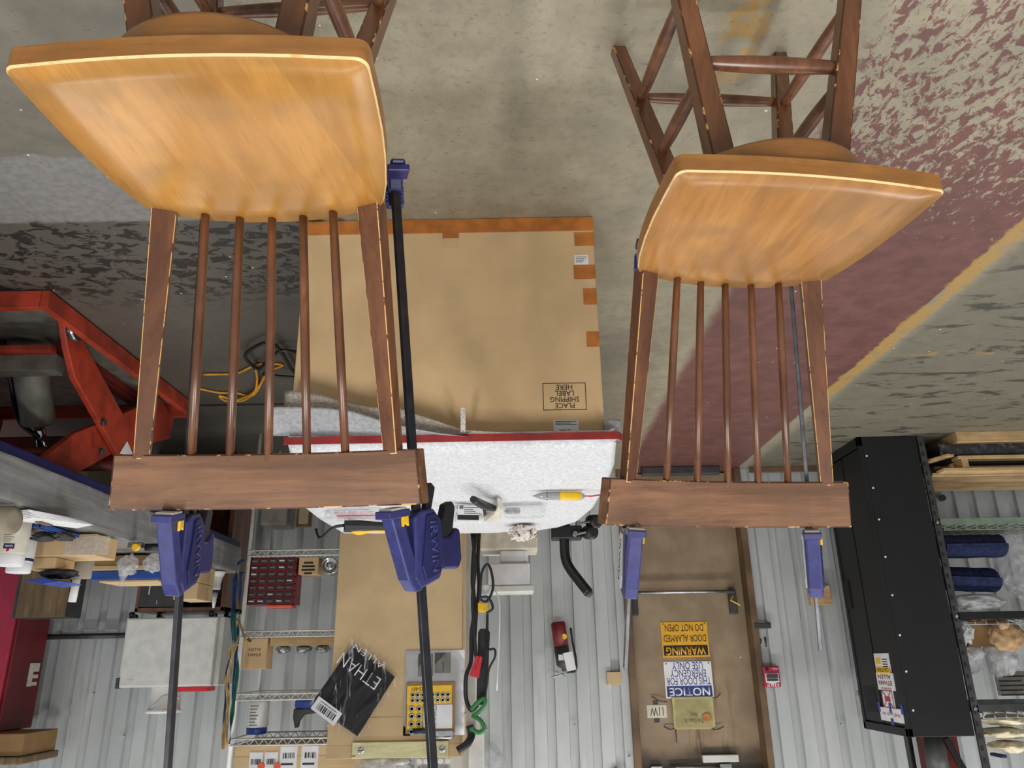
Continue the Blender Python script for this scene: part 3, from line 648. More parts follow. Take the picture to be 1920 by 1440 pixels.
for k in range(len(low)): f = tb.faces.new((low[k], low[(k + 1) % len(low)], rings[0][(k + 1) % len(low)], rings[0][k])); f.smooth = True
bmesh.ops.recalc_face_normals(tb, faces=tb.faces)
fm = thing('foam_blanket', 'white packing foam sheet draped over the work bench and carton', 'foam sheet', (cen.x, cen.y, ZT - .05))
b = B(); b.add(tb); b.o('top_pad', 'foam', fm)
def flap(edge, ytop, bulge, mat, nm, py_top=838, seed=0):
    lo = [W(x, y, Y=ytop + bulge) for x, y in edge]; hi = [W(x, py_top + .0065 * (x - 537), Y=ytop) for x, y in edge]
    def fn(u, v):
        k = u * (len(lo) - 1); i = min(int(k), len(lo) - 2); f = k - i; a = lo[i].lerp(lo[i + 1], f); c = hi[i].lerp(hi[i + 1], f); p = c.lerp(a, v)
        p.y += bulge * .1 * math.sin(v * 2.6) + .006 * noise.noise(Vector((p.x * 9 + seed, p.z * 9, 1))) * v; return p
    b = B(); b.sheet(fn, 40, 10, .002); return b.o(nm, mat, fm)
flap([(534, 732), (570, 735), (610, 742), (650, 756), (700, 764), (742, 764), (790, 780), (830, 793), (866, 805), (900, 809), (1000, 812), (1080, 813), (1133, 812), (1154, 800)], YB + .044, .045, 'foambr', 'front_flap', 818)
flap([(498, 764), (520, 763), (560, 764), (610, 766), (660, 772), (720, 790), (770, 803), (830, 814), (880, 820)], YB + .049, .07, 'foam', 'second_flap', 818, 5)
b = B(); q = W(1150, 806, Y=YB + .03); b.sheet(lambda u, v: q + Vector((.028 * math.cos(u * 4.5) * (1 - .3 * v), -.02 + .02 * math.sin(u * 4.5), -.035 + .075 * v)), 14, 8, .002); b.o('curled_corner', 'foam', fm)
q = W(868, 805, Y=YB + .10); b = B(); b.box(q.x - .008, q.x + .008, q.y - .004, q.y, q.z - .07, q.z + .01, .002); b.o('tape_strip', 'foambr', fm)

ZF = ZT + .006
def on(px, py, z=0): return W(px, py, Z=ZF + z)
# craft knife / engraving pen with red cord
a, c = on(1002, 930, .017), on(1096, 930, .017); d = (c - a).normalized()
t = thing('engraving_pen', 'grey pen tool with yellow grip label and red cord on the foam', 'pen tool', (a + c) / 2 - Vector((0, 0, .017)))
L_ = (c - a).length; b = B(); b.lathe([(0, .003), (.012, .009), (.04, .0155), (L_ * .5, .017), (L_ * .9, .0165), (L_, .008)], a, d, 16); b.o('pen_body', 'toolgrey', t)
b = B(); b.lathe([(-.008, .001), (0, .004), (.026, .0125), (.05, .0165)], a, d, 16); b.o('nose_cone', 'silver', t)
b = B(); b.lathe([(L_ * .5, .0174), (L_ * .52, .0177), (L_ * .93, .0170)], a, d, 16); b.o('grip_label', 'yellow', t)
b = B(); e_ = on(1130, 928, .008); b.tube([c, c.lerp(e_, .4) + Vector((0, -.01, 0)), c.lerp(e_, .7), e_, on(1165, 924, .006)], .003, 8, smooth=6); b.o('red_cord', 'redlt', t)
# epoxy cartridge
a, c = on(846, 955, .02), on(901, 956, .02); d = (c - a).normalized()
t = thing('glue_cartridge', 'white glue cartridge with black label band lying on the foam', 'cartridge', (a + c) / 2 - Vector((0, 0, .02)))
L_ = (c - a).length; b = B(); b.lathe([(0, .005), (.012, .005), (.016, .016), (.03, .019), (L_, .019), (L_ + .006, .016)], a, d, 18); b.lathe([(.016, .016), (.03, .019), (L_, .019), (L_ + .006, .016)], a + Vector((0, 0, .036)), d, 18); b.o('cartridge_barrels', 'white', t)
m0 = a + d * .028 + Vector((0, .0185, 0)); w = L_ - .034
b = B(); b.prism([m0 + Vector((0, 0, -.014)), m0 + d * w + Vector((0, 0, -.014)), m0 + d * w + Vector((0, 0, .054)), m0 + Vector((0, 0, .054))], (0, .0012, 0)); b.o('paper_label', 'paper', t)
b = B(); m1 = m0 + Vector((0, .0013, .026)); b.prism([m1, m1 + d * w, m1 + d * w + Vector((0, 0, .020)), m1 + Vector((0, 0, .020))], (0, .0008, 0)); b.o('label_band', 'ink', t)
for k in range(4): b = B(); m1 = m0 + d * (w * .3) + Vector((0, .0013, .017 - .008 * k)); b.prism([m1, m1 + d * (w * (.66 - .12 * (k % 3))), m1 + d * (w * (.66 - .12 * (k % 3))) + Vector((0, 0, .003)), m1 + Vector((0, 0, .003))], (0, .0006, 0)); b.o('printed_line', 'greydk', t)
b = B(); m1 = m0 + d * (w * .12) + Vector((0, .0013, -.01)); bars(b, m1 + Vector((0, .0002, .004)), .026, .014, 20, 6, (-1, 0, 0)); b.o('bar_code', 'ink', t)
# spring clamp
a = on(925, 950, .0)
t = thing('spring_clamp', 'cream spring clamp with black handle on the white foam', 'clamp', a)
def pq(px, py, z): return on(px, py, z)
b = B(); b.tube([pq(887, 936, .05), pq(905, 946, .045), pq(925, 953, .03)], lambda u: .013 + .004 * math.sin(u * 3), 10, smooth=4); b.tube([pq(908, 955, .02), pq(912, 972, .012), pq(935, 972, .012)], .006, 8, smooth=4); b.o('clamp_handle', 'black', t)
b = B(); b.prism([pq(907, 960, .0), pq(936, 958, .0), pq(941, 936, .0), pq(933, 930, .0), pq(926, 945, .0)], (0, 0, .045), 0, .004); b.beam(pq(906, 968, .012), pq(938, 969, .012), .022, .022, bev=.004); b.o('clamp_jaw', 'creampl', t)
b = B(); b.cyl(pq(909, 954, .04), pq(909, 954, .056), .005); b.o('pivot_pin', 'silver', t)
# clear mixing nozzle pack
a, c = on(944, 953, .01), on(1022, 953, .01)
t = thing('nozzle_pack', 'clear plastic blister pack with ribbed insert beside the spring clamp', 'blister pack', (a + c) / 2 - Vector((0, 0, .01)))
b = B(); b.box(a.x, c.x, a.y - .05, a.y + .05, ZF + .002, ZF + .05, .02); b.o('blister_shell', 'bag', t)
b = B()
for k in range(14): x = a.x + .012 + k * .0042; b.cyl((x, a.y + .02, ZF + .012), (x, a.y + .02, ZF + .038), .0016, n=6)
b.box(a.x + .004, a.x + .072, a.y + .012, a.y + .018, ZF + .022, ZF + .028); b.o('ribbed_insert', 'greydk', t)
# tissue
c = on(980, 985); b = B(); b.blob((c.x, c.y - .02, ZF + .03), (.062, .06, .04), .42, 4, 2.6, 4, 0, ZF + .0005); tag(b.o('crumpled_tissue', 'tissue'), 'crumpled white paper towel with brown stains at the bench edge', 'tissue')
# clear tray with red insert, cordless tool
a, c = on(622, 966), on(716, 966); y = a.y + .05
t = thing('clear_tray', 'clear plastic tray with a red insert near the stool crest rail', 'tray', ((a.x + c.x) / 2, y, ZF)); b = B()
b.tube([(a.x + .03, y - .05, ZF + .012), (a.x, y, ZF + .012), (a.x + .03, y + .07, ZF + .012), (c.x, y + .07, ZF + .012), (c.x + .02, y, ZF + .012), (c.x, y - .05, ZF + .012), (a.x + .03, y - .05, ZF + .012)], .012, 10, smooth=4); b.o('tray_rim', 'bag', t)
b = B(); b.box(a.x + .03, c.x - .02, y - .025, y + .0, ZF + .002, ZF + .012, .004); b.box(a.x + .03, c.x - .03, y + .03, y + .05, ZF + .002, ZF + .01, .004); b.o('red_insert', 'pink', t)
a, c = on(645, 985, .03), on(735, 987, .03)
t = thing('power_tool', 'black and yellow corded power tool lying at the back edge of the bench', 'power tool', (a + c) / 2 - Vector((0, 0, .03)))
b = B(); b.tube([a, a.lerp(c, .1), a.lerp(c, .5), c], lambda u: .026 + .006 * math.sin(u * 5 + .5), 16, smooth=5); b.o('tool_body', 'black', t)
b = B(); b.tube([a + Vector((.03, -.012, .015)), a.lerp(c, .35) + Vector((0, -.016, .018)), a.lerp(c, .6) + Vector((0, -.012, .014)), a.lerp(c, .95) + Vector((0, -.014, .012))], lambda u: .017 + .005 * math.sin(u * 7), 14, smooth=5); b.o('yellow_shell', 'yellow', t)
b = B(); b.tube([a, a + Vector((-.05, 0, .01)), a + Vector((-.11, -.03, .05)), a + Vector((-.15, -.1, .0))], .007, 8, smooth=5); b.o('power_cord', 'black', t)
# bent handle with rollers on a stand behind the bench corner
YR = -4.1
q = W(1060, 1003, Y=YR); t = thing('bent_tube_stand', 'black bent tube handle with two rollers standing behind the bench corner', 'stand', (q.x, YR, 0))
pts = [W(1058, 995, Y=YR), W(1058, 1012, Y=YR), W(1060, 1045, Y=YR), W(1068, 1065, Y=YR + .01), W(1085, 1088, Y=YR + .03), W(1104, 1112, Y=YR + .05)]
b = B(); b.tube(pts, .026, 14, smooth=5); b.o('bent_tube', 'blackgl', t)
p = W(1108, 1116, Y=YR + .055); b = B(); b.cyl(pts[-1], p, .022, .016, 14); b.o('end_cap', 'greydk', t)
x0, x1, z0, z1 = frect(1034, 992, 1092, 1010, YR + .03); b = B(); b.box(x0, x1, YR - .06, YR + .03, z0 - .02, z1, .008); b.o('bracket_box', 'black', t)
b = B(); b.beam((q.x, YR - .02, 0), (q.x, YR - .02, z0), .05, .05, bev=.004); b.box(q.x - .2, q.x + .2, YR - .2, YR + .16, 0, .03, .006); b.o('stand_post', 'black', t)
for px, py in ((1113, 978), (1106, 998)):
    c = W(px, py, Y=YR + .04); b = B(); b.lathe([(-.03, .02), (-.026, .036), (.026, .036), (.03, .02)], c, (.5, .8, .1), 20); rl = b.o('roller', 'black', t)
    b = B(); b.beam(c + Vector((-.08, -.0, .01)), c + Vector((0, .03, 0)), .016, .012, bev=.003); b.cyl(c + Vector((-.085, .0, .01)), c + Vector((-.078, .03, .01)), .013); b.o('roller_arm', 'silver', t)

# ---------------------------------------------------------------- tall carton and what hangs on it
YC = -4.3
x0, x1 = W(626, 1200, Y=YC).x, W(867, 1200, Y=YC).x
t = thing('tall_carton', 'tall pale cardboard carton standing behind the bench', 'carton', ((x0 + x1) / 2, YC - .16, 0))
b = B(); b.box(x0, x1, YC - .32, YC, 0, 1.86, .005); b.o('carton_body', 'cardlt', t)
b = B(); zf = W(700, 1397, Y=YC).z; b.box(x0 - .004, x1 + .004, YC - .31, YC + .004, zf - .13, 1.905, .002); b.box(x0 - .005, x1 + .005, YC - .315, YC + .006, zf, 1.91, .002); b.o('carton_flap', 'cardlt', t)
# bagged shirt
M['shirtbag'] = film('clear_bag_painted_glints', (236, 238, 240), .015, .08, 5, 1.0, .55, (7, 1, 1.1), (0, -.45, 0)); bpy.data.materials['clear_bag_painted_glints'].node_tree.nodes['Map Range'].inputs[1].default_value = .56  # thin white opacity streaks painted in as glints along the bag folds
c0, c1, c2, c3 = [W(x, y, Y=YC + .03) for x, y in ((660, 1203), (750, 1268), (672, 1392), (575, 1325))]
t = thing('bagged_shirt', 'folded black shirt with white lettering in a clear bag on the tall carton', 'shirt', (c0 + c2) / 2 + Vector((0, -.01, -.1)))
ru = (c0 - c3).normalized(); rv = (c1 - c0).normalized(); cc = (c0 + c1 + c2 + c3) / 4
def quad(u, v, e=0): return c3.lerp(c2, v).lerp(c0.lerp(c1, v), u)
b = B(); b.sheet(lambda u, v: quad(.06 + u * .9, .04 + v * .9) + Vector((0, .012 + .012 * math.sin(3.14 * u) * math.sin(3.14 * v) + .012 * noise.noise(Vector((u * 3, v * 9, 2))), 0)), 30, 30, .02); b.o('folded_cloth', 'darkcloth', t)
b = B(); b.sheet(lambda u, v: quad(-.04 + u * 1.08, -.03 + v * 1.06) + Vector((0, .034 + .012 * math.sin(3.14 * u) * math.sin(3.14 * v) + .01 * noise.noise(Vector((u * 4 + v * 3, v * 16 - u * 6, 5))), 0)), 50, 50); b.o('clear_bag', 'shirtbag', t)
rt = (c0 - c1).normalized(); upv = (c3 - c0).normalized()
nn = rt.cross(upv); rt2 = rt; o_ = c0.lerp(c1, .52).lerp(c3, .24) + Vector((0, .038, 0)); w = (c1 - c0).length
text('lettering', [('ETHAN', 0, .0, w * .78, w * .2), ('ALLEN', 0, -w * .27, w * .6, w * .09)], 'paper', t, o_, w, right=rt, up=(upv - rt * upv.dot(rt)).normalized(), bold=-.012)
lc = W(612, 1333, Y=YC + .062); b = B(); u_ = (upv - rt * upv.dot(rt)).normalized()
b.prism([lc - rt * .075 - u_ * .035, lc + rt * .075 - u_ * .035, lc + rt * .075 + u_ * .035, lc - rt * .075 + u_ * .035], nn * .001); b.o('bag_label', 'paper', t)
b = B(); bars(b, lc + nn * .0012 + u_ * .004, .11, .032, 44, 9, rt, u_); bars(b, lc + nn * .0012 - u_ * .022, .1, .006, 60, 4, rt, u_); b.o('bar_code', 'ink', t)
# sheet of paper with two photos, clipboard with cards
x0, x1, z0, z1 = frect(758, 1219, 871, 1379, YC + .012); t = thing('printed_sheet', 'white paper sheet with two grey photos pinned to the tall carton', 'paper sheet', ((x0 + x1) / 2, YC + .012, z0)); h = z1 - z0; w = x1 - x0
b = B(); b.sheet(lambda u, v: Vector((x0 + w * u, YC + .009 + .003 * math.sin(u * 3) * (1 - v), z0 + h * v)), 8, 8, .001); b.o('paper_sheet', 'paper', t)
for a in ((784, 1226, 812, 1268), (815, 1224, 845, 1262)):
    p0, p1, r0, r1 = frect(*a, YC + .014); b = B(); b.box(p0, p1, YC + .012, YC + .0135, r0, r1); ph = b.o('printed_photo', 'grey', t)
    b = B(); b.prism([(p0, YC + .0138, r0), (p0 + (p1 - p0) * .7, YC + .0138, r0), (p0, YC + .0138, r0 + (r1 - r0) * .6)], (0, .0006, 0)); b.prism([(p0 + (p1 - p0) * .5, YC + .0138, r0 + (r1 - r0) * .4), (p0 + (p1 - p0) * .58, YC + .0138, r0 + (r1 - r0) * .4), (p0 + (p1 - p0) * .56, YC + .0138, r1), (p0 + (p1 - p0) * .5, YC + .0138, r1)], (0, .0006, 0)); b.o('photo_detail', 'greydk', ph)
x0, x1, z0, z1 = frect(761, 1279, 853, 1374, YC + .022); t = thing('clipboard', 'brown clipboard holding yellow washer and nut cards on the tall carton', 'clipboard', ((x0 + x1) / 2, YC + .02, z0))
b = B(); b.box(x0, x1, YC + .015, YC + .020, z0, z1 + .004, .0015); b.o('board', 'carddk', t)
b = B(); b.box(x0 + .11, x1 - .005, YC + .018, YC + .036, z1 - .01, z1 + .03, .006); b.cyl((x0 + .12, YC + .03, z1 + .02), (x1 - .02, YC + .03, z1 + .02), .008); b.o('clip', 'silver', t)
b = B(); b.tube([(x0 + .04, YC + .03, z1 - .01), (x0 + .09, YC + .034, z1 - .012), (x0 + .14, YC + .03, z1 - .006)], .012, 8); b.o('clip_lever', 'black', t)
ya, yb, za, zb = frect(763, 1285, 847, 1320, YC + .024); b = B(); b.box(ya, yb, YC + .019, YC + .024, za, zb, .001); b.o('washer_card', 'yellow', t)
yc_, yd, zc, zd = frect(763, 1320, 792, 1368, YC + .024); b = B(); b.box(yc_, yd, YC + .019, YC + .024, zc, zd, .001); b.o('nut_card', 'yellow', t)
p0, p1, r0, r1 = frect(794, 1321, 848, 1366, YC + .022); b = B(); b.box(p0, p1, YC + .019, YC + .022, r0, r1, .001); b.o('folded_leaflet', 'paper', t)
text('lettering', [('22-651', (ya + yb) / 2 - (ya + .055), za + .018, .06, .018)], 'ink', t, ((ya + yb) / 2, YC + .0242, 0), .1, bold=.01)
text('leaflet_lettering', [('ETHAN ALLEN', 0, 0, (r1 - r0) * .9, .014), ('Service parts list', 0, .03, (r1 - r0) * .6, .007)], 'inkbr', t, (p0 + .06, YC + .0222, (r0 + r1) / 2), .1, right=(0, 0, -1), up=(-1, 0, 0)) if 0 else text('leaflet_lettering', [('ETHAN ALLEN', 0, 0, (r1 - r0) * .9, .014)], 'inkbr', t, (p0 + .06, YC + .0222, (r0 + r1) / 2), .1, right=(0, 0, 1), up=(1, 0, 0))
def ring(b, c, r, th): b.lathe([(0, r), (th, r * .96), (th, r * .5), (0, r * .46)], c, (0, 1, 0), 12)
for i in range(8):
    for j in range(2):
        b = B(); ring(b, (ya + .03 + i * .026, YC + .024, za + .045 + j * .026), .012, .003); b.o('washer', 'silver', t)
for i in range(2):
    for j in range(4):
        b = B(); ring(b, (yc_ + .024 + i * .038, YC + .024, zc + .022 + j * .036), .015, .005); b.o('hex_nut', 'silver', t)
x0, x1, z0, z1 = frect(660, 1391, 840, 1421, YC + .03); t = thing('wooden_rail', 'pale yellow wooden rail screwed across the top of the tall carton', 'rail', ((x0 + x1) / 2, YC + .02, z0))
b = B(); b.box(x0, x1, YC + .0075, YC + .03, z0, z1, .002); b.o('rail_board', 'yelwood', t)
for x in (x0 + .045, x1 - .03): b = B(); b.lathe([(0, .016), (.004, .016), (.006, .012)], (x, YC + .03, (z0 + z1) / 2), (0, 1, 0), 16); sc = b.o('screw_head', 'chrome', t); b = B(); b.box(x - .012, x + .012, YC + .0355, YC + .037, (z0 + z1) / 2 - .002, (z0 + z1) / 2 + .002); b.o('screw_slot', 'ink', sc)
b = B(); b.box(x0 - .001, x0 + .02, YC + .028, YC + .033, z0 + .06, z1 - .01); b.o('tape_mark', 'greydk', t)
zt_ = 1.9125
b = B(); c = W(725, 1434, Y=YC - .1); b.blob((c.x - .02, YC - .12, zt_ + .045), (.14, .13, .06), .3, 7, 2.4, 4, 0, zt_ + .001); tag(b.o('white_rag_bundle', 'bagwhite'), 'crumpled white plastic bundle on top of the tall carton', 'bundle')
x0 = W(778, 1428, Y=YC - .05).x; x1 = W(845, 1428, Y=YC - .05).x
t = thing('clear_parts_box', 'clear plastic box with round white caps on the tall carton', 'box', ((x0 + x1) / 2, YC - .1, zt_)); b = B(); b.box(x0, x1, YC - .17, YC - .03, zt_, zt_ + .08, .012); b.o('box_shell', 'bag', t)
for k in range(5): b = B(); b.cyl((x0 + .025 + k * .036, YC - .06, zt_ + .02), (x0 + .025 + k * .036, YC - .028, zt_ + .02), .013); b.o('round_cap', 'white', t)
b = B(); b.box(x0 + .01, x1 - .01, YC - .15, YC - .05, zt_ + .045, zt_ + .075, .006); b.o('dark_contents', 'black', t)

# ---------------------------------------------------------------- white column, cords, bins
xa, xb = W(872, 1200, Y=-4.75).x, W(893, 1200, Y=-4.75).x
t = tag(B().box(xa - .06, xb, -4.9, -4.75, 0, 2.6, .006).o('white_column', 'whitemt'), 'white square steel column behind the hanging black cords', 'column')
x0, x1 = W(878, 1420, Y=-4.6).x, W(896, 1420, Y=-4.6).x
z0 = W(885, 1372, Y=-4.6).z; b = B(); b.box(x0, x1 + .03, -4.74, -4.62, z0, z0 + .45, .006); tag(b.o('junction_box', 'white'), 'white metal box on the column above the green hose', 'box')
YK = -4.27
def cord(label, pts, r, mat, name='hanging_cord', cat='cord', group=None, sm=6):
    b = B(); b.tube([W(x, y, Y=YK + (d[0] if d else 0)) for x, y, *d in pts], r, 8, smooth=sm); return tag(b.o(name, mat), label, cat, group)
cord('thick black cord hanging furthest left on the white column', [(893, 985), (888, 1040, .01), (886, 1090), (890, 1140, .01), (884, 1190), (883, 1240), (874, 1268, .01), (874, 1310), (884, 1332), (896, 1322)], .011, 'black')
cord('black cord hanging straight beside the thick leftmost cord', [(899, 990, -.03), (896, 1050, -.03), (898, 1100, -.03), (893, 1150, -.03), (890, 1200, -.03), (892, 1230, -.03)], .010, 'black')
cord('black cord ending at the red clip', [(885, 1000, .04), (891, 1060, .045), (886, 1120, .045), (889, 1180, .045), (893, 1235, .04)], .009, 'black')
cord('thin black cord looping over the small white box', [(900, 1120, .07), (903, 1075, .08), (914, 1058, .08), (922, 1075, .08), (924, 1105, .08), (912, 1128, .08), (900, 1122, .1), (915, 1120, .1), (924, 1140, .1), (912, 1150, .09)], .007, 'black')
cord('thin black cord with a loop hanging right of the black strap', [(914, 1140, .01), (913, 1190, .01), (916, 1216, .02), (927, 1217, .03), (928, 1232, .03), (917, 1255, .02), (912, 1290, .01), (906, 1320, .01)], .006, 'black')
cord('black cord bundle curling below the white junction box', [(880, 1360, .0), (884, 1378, .0), (876, 1395, .03), (858, 1408, .04)], .02, 'black')
cord('green hose looped in a figure eight below the black cords', [(884, 1330, .05), (897, 1316, .06), (909, 1310, .06), (907, 1325, .06), (890, 1341, .05), (887, 1343, .05), (900, 1350, .06), (908, 1365, .06), (898, 1374, .06), (883, 1365, .05)], .011, 'green', 'green_hose', 'hose')
p0, p1 = W(907, 1186, Y=YK - .03), W(904, 1322, Y=YK - .03); b = B(); b.prism([p1 + Vector((-.03, 0, .0)), p1 + Vector((.02, 0, 0)), p0 + Vector((.033, 0, 0)), p0 + Vector((.02, 0, -.02)), p0 + Vector((-.02, 0, -.02)), p0 + Vector((-.03, 0, 0))], (0, -.03, 0), 0, .004); tag(b.o('black_strap', 'black'), 'wide black nylon strap hanging among the cords', 'strap')
p = W(906, 1137, Y=YK + .03); b = B(); b.box(p.x - .028, p.x + .028, p.y - .02, p.y + .02, p.z - .02, p.z + .03, .006); t = b.o('yellow_plug', 'yellow'); tag(t, 'yellow plug among the hanging black cords', 'plug')
p = W(893, 1250, Y=YK + .07); t = thing('red_clip', 'red spring clip holding the black cords together', 'clip', p)
b = B(); b.beam(p + Vector((.015, 0, -.05)), p + Vector((-.012, 0, .05)), .035, .012, .05, .012, (0, 1, 0), .004); b.beam(p + Vector((0, .012, .02)), p + Vector((.025, .012, -.05)), .02, .01, bev=.003); b.o('clip_body', 'redlt', t)
p = W(909, 1107, Y=YK + .01); t = thing('white_charger', 'small white plug adapter beside the cords', 'plug', p); b = B(); b.box(p.x - .03, p.x + .03, p.y - .02, p.y + .02, p.z - .03, p.z + .03, .008); b.o('adapter_body', 'white', t)
b = B(); b.tube([p + Vector((.02, 0, 0)), p + Vector((.06, .02, .01)), p + Vector((.08, .03, .12)), p + Vector((.06, .03, .5))], .004, 6, smooth=5); b.o('thin_wire', 'white', t)
# white bins on a bracket behind the bench
YQ = -4.7
xs0 = W(900, 1000, Y=YQ).x; xs1 = W(1008, 1000, Y=YQ).x; zs = W(950, 1031, Y=YQ).z
t = tag(B().box(xs0, xs1, YQ - .3, YQ, 0, zs - .002, .01).o('white_bin', 'creampl'), 'large white plastic bin behind the bench under the white boxes', 'bin')
x0, x1, z0, z1 = frect(937, 1024, 990, 1056, YQ); b = B(); b.box(x0, x1, YQ - .16, YQ - .02, zs, z1, .012); tag(b.o('white_box', 'paper'), 'small blank white carton stacked on the white bin', 'box')
z2 = z1 + .001; x0, x1, z0, z1 = frect(915, 1056, 994, 1097, YQ + .03); t = thing('white_box', 'wide white box with an open lid resting on the small white carton', 'box', ((x0 + x1) / 2, YQ - .1, z2))
b = B(); b.box(x0, x1, YQ - .2, YQ + .02, z2, z1, .008); b.o('box_body', 'paper', t)
b = B(); b.box(x0 + .01, x1 + .02, YQ - .2, YQ + .03, z1 + .001, z1 + .04, .006); b.o('box_lid', 'whitemt', t)
p = W(897, 1434, Y=-4.2); b = B(); c = W(903, 1437, Y=YW + .2); b.blob((c.x, YW + .14, c.z - .02), (.16, .09, .13), .3, 12, 2.2); tag(b.o('grey_plastic_bag', 'wrap'), 'grey plastic bag on the wall above the cords', 'bag')
# ---------------------------------------------------------------- white wire shelving
YS, DS = -4.95, .47
SX0, SX1 = -1.69, -.79
LEV = [W(560, 985, Y=YS).z - .2, W(560, 1041, Y=YS).z, W(560, 1193, Y=YS).z, W(560, 1311, Y=YS).z, W(560, 1396, Y=YS).z]
t = thing('wire_shelving', 'white wire shelving unit standing against the corrugated wall', 'shelving', ((SX0 + SX1) / 2, YS - DS / 2, 0))
for x in (SX0, SX1):
    for y in (YS - .012, YS - DS + .012): b = B(); b.cyl((x, y, 0), (x, y, 2.25), .0125, n=12); b.o('post', 'whitemt', t)
for z in LEV:
    b = B()
    for y in (YS, YS - DS):
        for dz in (0, -.034): b.tube([(SX0, y, z + dz), (SX1, y, z + dz)], .005, 6)
        k = 0; x = SX0; zz = []
        while x < SX1: zz.append((x, y, z - (.034 if k % 2 else 0))); x += .028; k += 1
        b.tube(zz, .0038, 5)
    for x in (SX0, SX1): b.tube([(x, YS, z), (x, YS - DS, z)], .0042, 6); b.tube([(x, YS, z - .034), (x, YS - DS, z - .034)], .0042, 6)
    k = 1
    while SX0 + .03 * k < SX1: b.tube([(SX0 + .03 * k, YS, z + .003), (SX0 + .03 * k, YS - DS, z + .003)], .002, 4); k += 1
    b.o('wire_shelf', 'whitemt', t)
RZ = [z + .006 for z in LEV]
# drawer cabinet
x0, x1, z0, z1 = frect(463, 1042, 553, 1133, YS - .03); z0 = RZ[1]; yf = YS - .04
t = thing('parts_drawer_cabinet', 'red small-parts cabinet with a grid of clear drawers on the wire shelving', 'drawer cabinet', ((x0 + x1) / 2, yf - .07, z0))
b = B(); b.box(x0, x1, yf - .15, yf - .012, z0, z1, .003)
b.box(x0, x0 + .008, yf - .02, yf, z0, z1); b.box(x1 - .008, x1, yf - .02, yf, z0, z1); w = (x1 - x0 - .016) / 5; h = (z1 - z0) / 7
for j in range(8): b.box(x0, x1, yf - .02, yf, z0 + j * h - .003 * (j > 0), z0 + j * h + .003 * (j < 7))
b.o('cabinet_body', 'redbin', t)
rn = random.Random(5)
for j in range(7):
    for i in range(5):
        cx = x0 + .008 + (i + .5) * w; cz = z0 + (j + .5) * h
        b = B(); b.box(cx - w * .44, cx + w * .44, yf - .014, yf - .003, cz - h * .4, cz + h * .4, .003); d_ = b.o('drawer', 'smoke', t)
        b = B(); b.box(cx - w * .28, cx + w * .28, yf - .004, yf + .006, cz - .004, cz + .004, .002); b.o('drawer_pull', 'grey' if rn.random() < .85 else 'white', d_)
p0 = W(498, 1138, Y=yf); b = B(); b.box(p0.x, W(545, 1138, Y=yf).x, yf - .12, yf - .02, z1 + .002, z1 + .02, .004); tag(b.o('orange_tray', 'orangepl'), 'bright orange plastic tray on the red drawer cabinet', 'tray')
x0, x1, z0, z1 = frect(556, 1042, 597, 1077, YS - .05); x0 += .014; b = B(); b.box(x0, x1, YS - .2, YS - .05, RZ[1], z1, .003); t = thing('printed_carton', 'small brown printed carton beside the red drawer cabinet', 'carton', ((x0 + x1) / 2, YS - .12, RZ[1])); b.o('carton_body', 'card', t)
b = B(); cx = (x0 + x1) / 2
for k, ww in enumerate((.06, .08, .085, .05)): b.box(cx - ww / 2, cx + ww / 2, YS - .05, YS - .0492, RZ[1] + .03 + k * .022, RZ[1] + .042 + k * .022)
b.o('printed_lines', 'ink', t)
c = W(619, 1053, Y=YS - .06); t = thing('chrome_pot', 'round bright metal pot on its side, wire shelving, behind the tall carton', 'pot', (c.x, YS - .1, RZ[1]))
b = B(); b.lathe([(-.12, .052), (-.02, .055), (0, .055), (.004, .048), (-.01, .04), (-.012, .012), (0, .01)], (c.x, YS - .05, RZ[1] + .056), (0, 1, 0), 24); b.o('pot_body', 'chrome', t)
# lowest visible shelf things
b = B(); x0, x1, z0, z1 = frect(488, 955, 537, 984, YS - .08); b.box(x0, x1, YS - .3, YS - .08, RZ[0], z1, .01); tag(b.o('grey_case', 'grey'), 'grey plastic case on the lower shelf behind the stool crest rail', 'case')
x0, x1, z0, z1 = frect(555, 950, 584, 988, YS - .12); t = thing('framed_print', 'small dark framed print leaning on the lower wire shelf', 'frame', ((x0 + x1) / 2, YS - .13, RZ[0])); b = B(); b.box(x0, x1, YS - .15, YS - .12, RZ[0], z1, .003); b.o('frame_body', 'brown', t); b = B(); b.box(x0 + .02, x1 - .02, YS - .125, YS - .118, RZ[0] + .03, z1 - .02); b.o('print', 'khaki', t)
